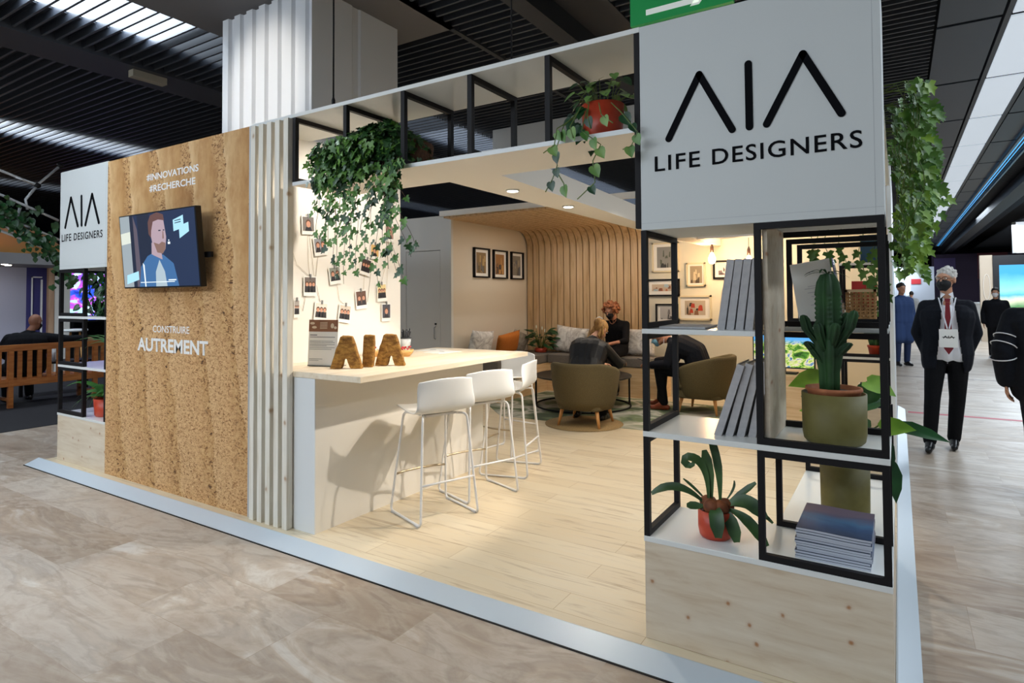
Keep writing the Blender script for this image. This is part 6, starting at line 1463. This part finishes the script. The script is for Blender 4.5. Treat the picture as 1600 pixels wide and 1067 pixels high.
    for pts in (((-8, .40, 2.98), (-8, .62, 2.92), (-8, .86, 3.20)), ((-8, .62, 2.91), (-8, .50, 2.72), (-8, .52, 2.60)), ((-8, .45, 2.62), (-8, .42, 2.50), (-8, .46, 2.42)), ((-8, .0, 2.80), (-8, .05, 2.65), (-8, .18, 2.55)), ((-8, .2, 2.6), (-8, .3, 2.4), (-8, .42, 2.26))):
        MB().tube(pts, .016, 8).build('brace', wt, t)
    m = MB()
    for y, z in ((.62, 2.91), (.86, 3.2), (.0, 2.72)): m.ell((-8, y, z), (.03, .04, .035), n=10, m=7)
    m.build('joint', BLACK, t)
    MB().tube([(-8.02, -1.5, FZ+.006), (-8.02, -1.5, 3.52)], .03, 10).build('post', wt, t)
    rr = random.Random(77); o = thing('climbing_vine', 'dark leafy vine climbing along the white tubular truss', 'plant', (-7.97, .5, 2.3)); f = MB(); st = MB()
    path = bez((-7.97, .08, 2.62), (-7.97, .55, 2.48), (-7.97, .98, 1.75), 40); st.tube(path, .006, 5)
    for p in path:
        for _ in range(7): f.mi = rr.choice((0, 0, 1)); leaf(f, p + V((rr.uniform(-.05, .08), rr.gauss(0, .075), rr.gauss(0, .075))), V((.2, 0, -1)) + rv(rr)*.7, V((1, -.3, .4)) + rv(rr)*.5, rr.uniform(.045, .085), 'heart')
    for y, z in ((.12, 2.78), (.35, 2.55), (.62, 2.62), (.2, 2.42), (.8, 2.4)):
        for _ in range(3): leaf(f, (-7.95, y + rr.gauss(0, .04), z + rr.gauss(0, .04)), V((.2, 0, -1)) + rv(rr)*.6, V((1, -.3, .4)), rr.uniform(.06, .10), 'heart')
    f.build('foliage', [DARKGREEN, IVYD], o, fixn=False); st.build('stem', BROWNST, o)
left_stand()

def right_side():
    # big screen totem down the aisle
    t = thing('screen_totem', 'large black screen totem showing a bright landscape at the right edge', 'screen', (4.3, 22.8, FZ))
    MB().box(3.62, 22.7, FZ, 7.0, 23.0, 2.78).build('casing', M('totem_black', '#101116', .4), t); MB().box(3.28, 22.75, FZ, 3.615, 22.95, 2.80).build('beige_side_panel', M('beige_stone_panel', '#b8a894', .5), t)
    m = MB()
    for r in (.42,): m.tube([(3.45 + .09*math.cos(a), 22.745, 1.75 + r*math.sin(a)) for a in [2*PI*i/20 for i in range(20)]], .012, 6, closed=True)
    m.build('panel_emblem', M('pale_grey_print', '#cfc6ba', .5), t)
    mt = M('landscape_screen', '#050505', .3, es=1.5); q = NT(mt); sx = q.n('ShaderNodeSeparateXYZ'); v = q.coords((1, 1, 1)); q.l(v, 0, sx, 0); mr = q.n('ShaderNodeMapRange'); mr.inputs[1].default_value = .68; mr.inputs[2].default_value = 2.46; q.l(sx, 'Z', mr, 0)
    n = q.noise(v, 2.5, 4, .6); ad = q.n('ShaderNodeMath', operation='MULTIPLY_ADD'); ad.inputs[1].default_value = .12; q.l(n, 'Fac', ad, 0); q.l(mr, 0, ad, 2)
    r = q.ramp(ad, 0, [(.08, '#8fd0e0'), (.24, '#b89a6a'), (.3, '#4f8a5a'), (.42, '#d8dcc0'), (.5, '#58b0c0'), (.6, '#8fdcf0'), (.9, '#3f9fe0')]); q.l(r, 0, q.b, 'Emission Color')
    MB().box(3.78, 22.69, .68, 6.6, 22.699, 2.46).build('screen', mt, t)
    t = thing('light_panel', 'bright white overhead panel above the screen totem', 'panel', (5.4, 24.5, 3.2)); MB().box(4.45, 24.4, 2.93, 8.0, 24.5, 3.99).build('panel', M('backlit_white_panel', '#e6f0fa', .5, es=.75), t); MB().box(4.35, 24.38, 2.93, 4.45, 24.5, 3.99).build('panel_edge', WHITE, t)
    # white stands far away
    structure(MB().box(-.5, 33.8, FZ, 2.5, 34.0, 2.9).build('wall_far_stand', M('pale_blue_white_wall', '#c3cad6', .6)))
    structure(MB().box(2.5, 36, FZ, 9, 36.2, 3.6).build('wall_far_dark', M('aubergine_wall', '#2c1c38', .7)))
    for i, (x0, x1, z0, z1, c, lab) in enumerate(((2.6, 3.5, 2.1, 3.4, '#3a2a5c', 'purple poster high on the far wall above the grey-haired man'), (4.4, 5.6, 2.3, 3.6, '#5c1c28', 'dark red poster high on the far wall beside the totem'), (1.55, 1.95, 2.05, 2.3, '#c03038', 'small red sign on the far white stand'))):
        y = 35.958 if x0 > 2.5 else 33.758; t = thing('poster', lab, 'poster', ((x0+x1)/2, y, z0)); MB().box(x0, y, z0, x1, y+.04, z1).build('sheet', M('poster_'+c, c, .6), t)
    t = thing('wall_washer', 'bright lamp washing the far white stand wall', 'lamp', (.8, 33.5, 2.75)); MB().box(.45, 33.4, 2.72, 1.35, 33.6, 2.80).build('lamp_body', M('cool_lamp_glow', '#e0f4ff', .5, es=5), t)
    t = thing('vertical_light', 'thin vertical light strip on the far white stand', 'lamp', (1.45, 33.7, 2.1)); MB().box(1.32, 33.7, 1.5, 1.5, 33.78, 2.75).build('tube', M('cool_lamp_glow2', '#dff2fa', .5, es=1.6), t)
    area('far_light', (.8, 33.0, 2.9), 2, .3, 40, COOL, (.8, 33.9, .8)); area('far_light', (3.5, 20, 3.9), 3, 3, 260, COOL)
    t = thing('info_desk', 'white counter of the far stand behind the grey-haired man', 'counter', (3.2, 28, FZ)); MB().box(2.2, 27.6, FZ, 4.6, 28.4, 1.15).build('body', M('white_wall_panel', '#d9d7d2', .6), t); MB().box(2.15, 27.55, 1.15, 4.65, 28.45, 1.2).build('top', WHITE, t)
    # red floor strip and joint
    structure(MB().box(1.05, 6.95, FZ+.0005, 2.4, 7.05, FZ+.0015).build('trim_6', M('red_floor_tape', '#c0505e', .5)))
    structure(MB().box(-4, 11.2, FZ+.0005, 15, 11.24, FZ+.0012).build('trim_7', M('dark_floor_joint', '#4a4a50', .6)))
    # green exit sign
    t = thing('exit_sign', 'green hanging exit sign with white arrow above the overhead shelf', 'sign', (-.25, 1.5, 3.42))
    MB().box(-.617, 1.5, 3.424, .09, 1.54, 3.80).build('panel', M('exit_green', '#178a46', .4, es=.22), t)
    MB().box(-.5, 1.515, 3.8, -.48, 1.525, 4.02).box(-.05, 1.515, 3.8, -.03, 1.525, 4.02).build('hanger', WIREW, t)
    wm = M('exit_white', '#e8efe8', .4, es=.25)
    m = MB(); m.prism([(-.50, 1.498, 3.475), (-.50, 1.498, 3.515), (-.13, 1.498, 3.515), (-.13, 1.498, 3.475)], (0, -.002, 0)); m.prism([(-.19, 1.498, 3.46), (-.13, 1.498, 3.46), (-.035, 1.498, 3.57), (-.035, 1.498, 3.60), (-.08, 1.498, 3.60)], (0, -.002, 0)); m.build('arrow', wm, t)
    text('SORTIE', 'lettering', wm, t, (-.585, 1.4975, 3.605), .40, .10, ext=0, bold=.02)
right_side()
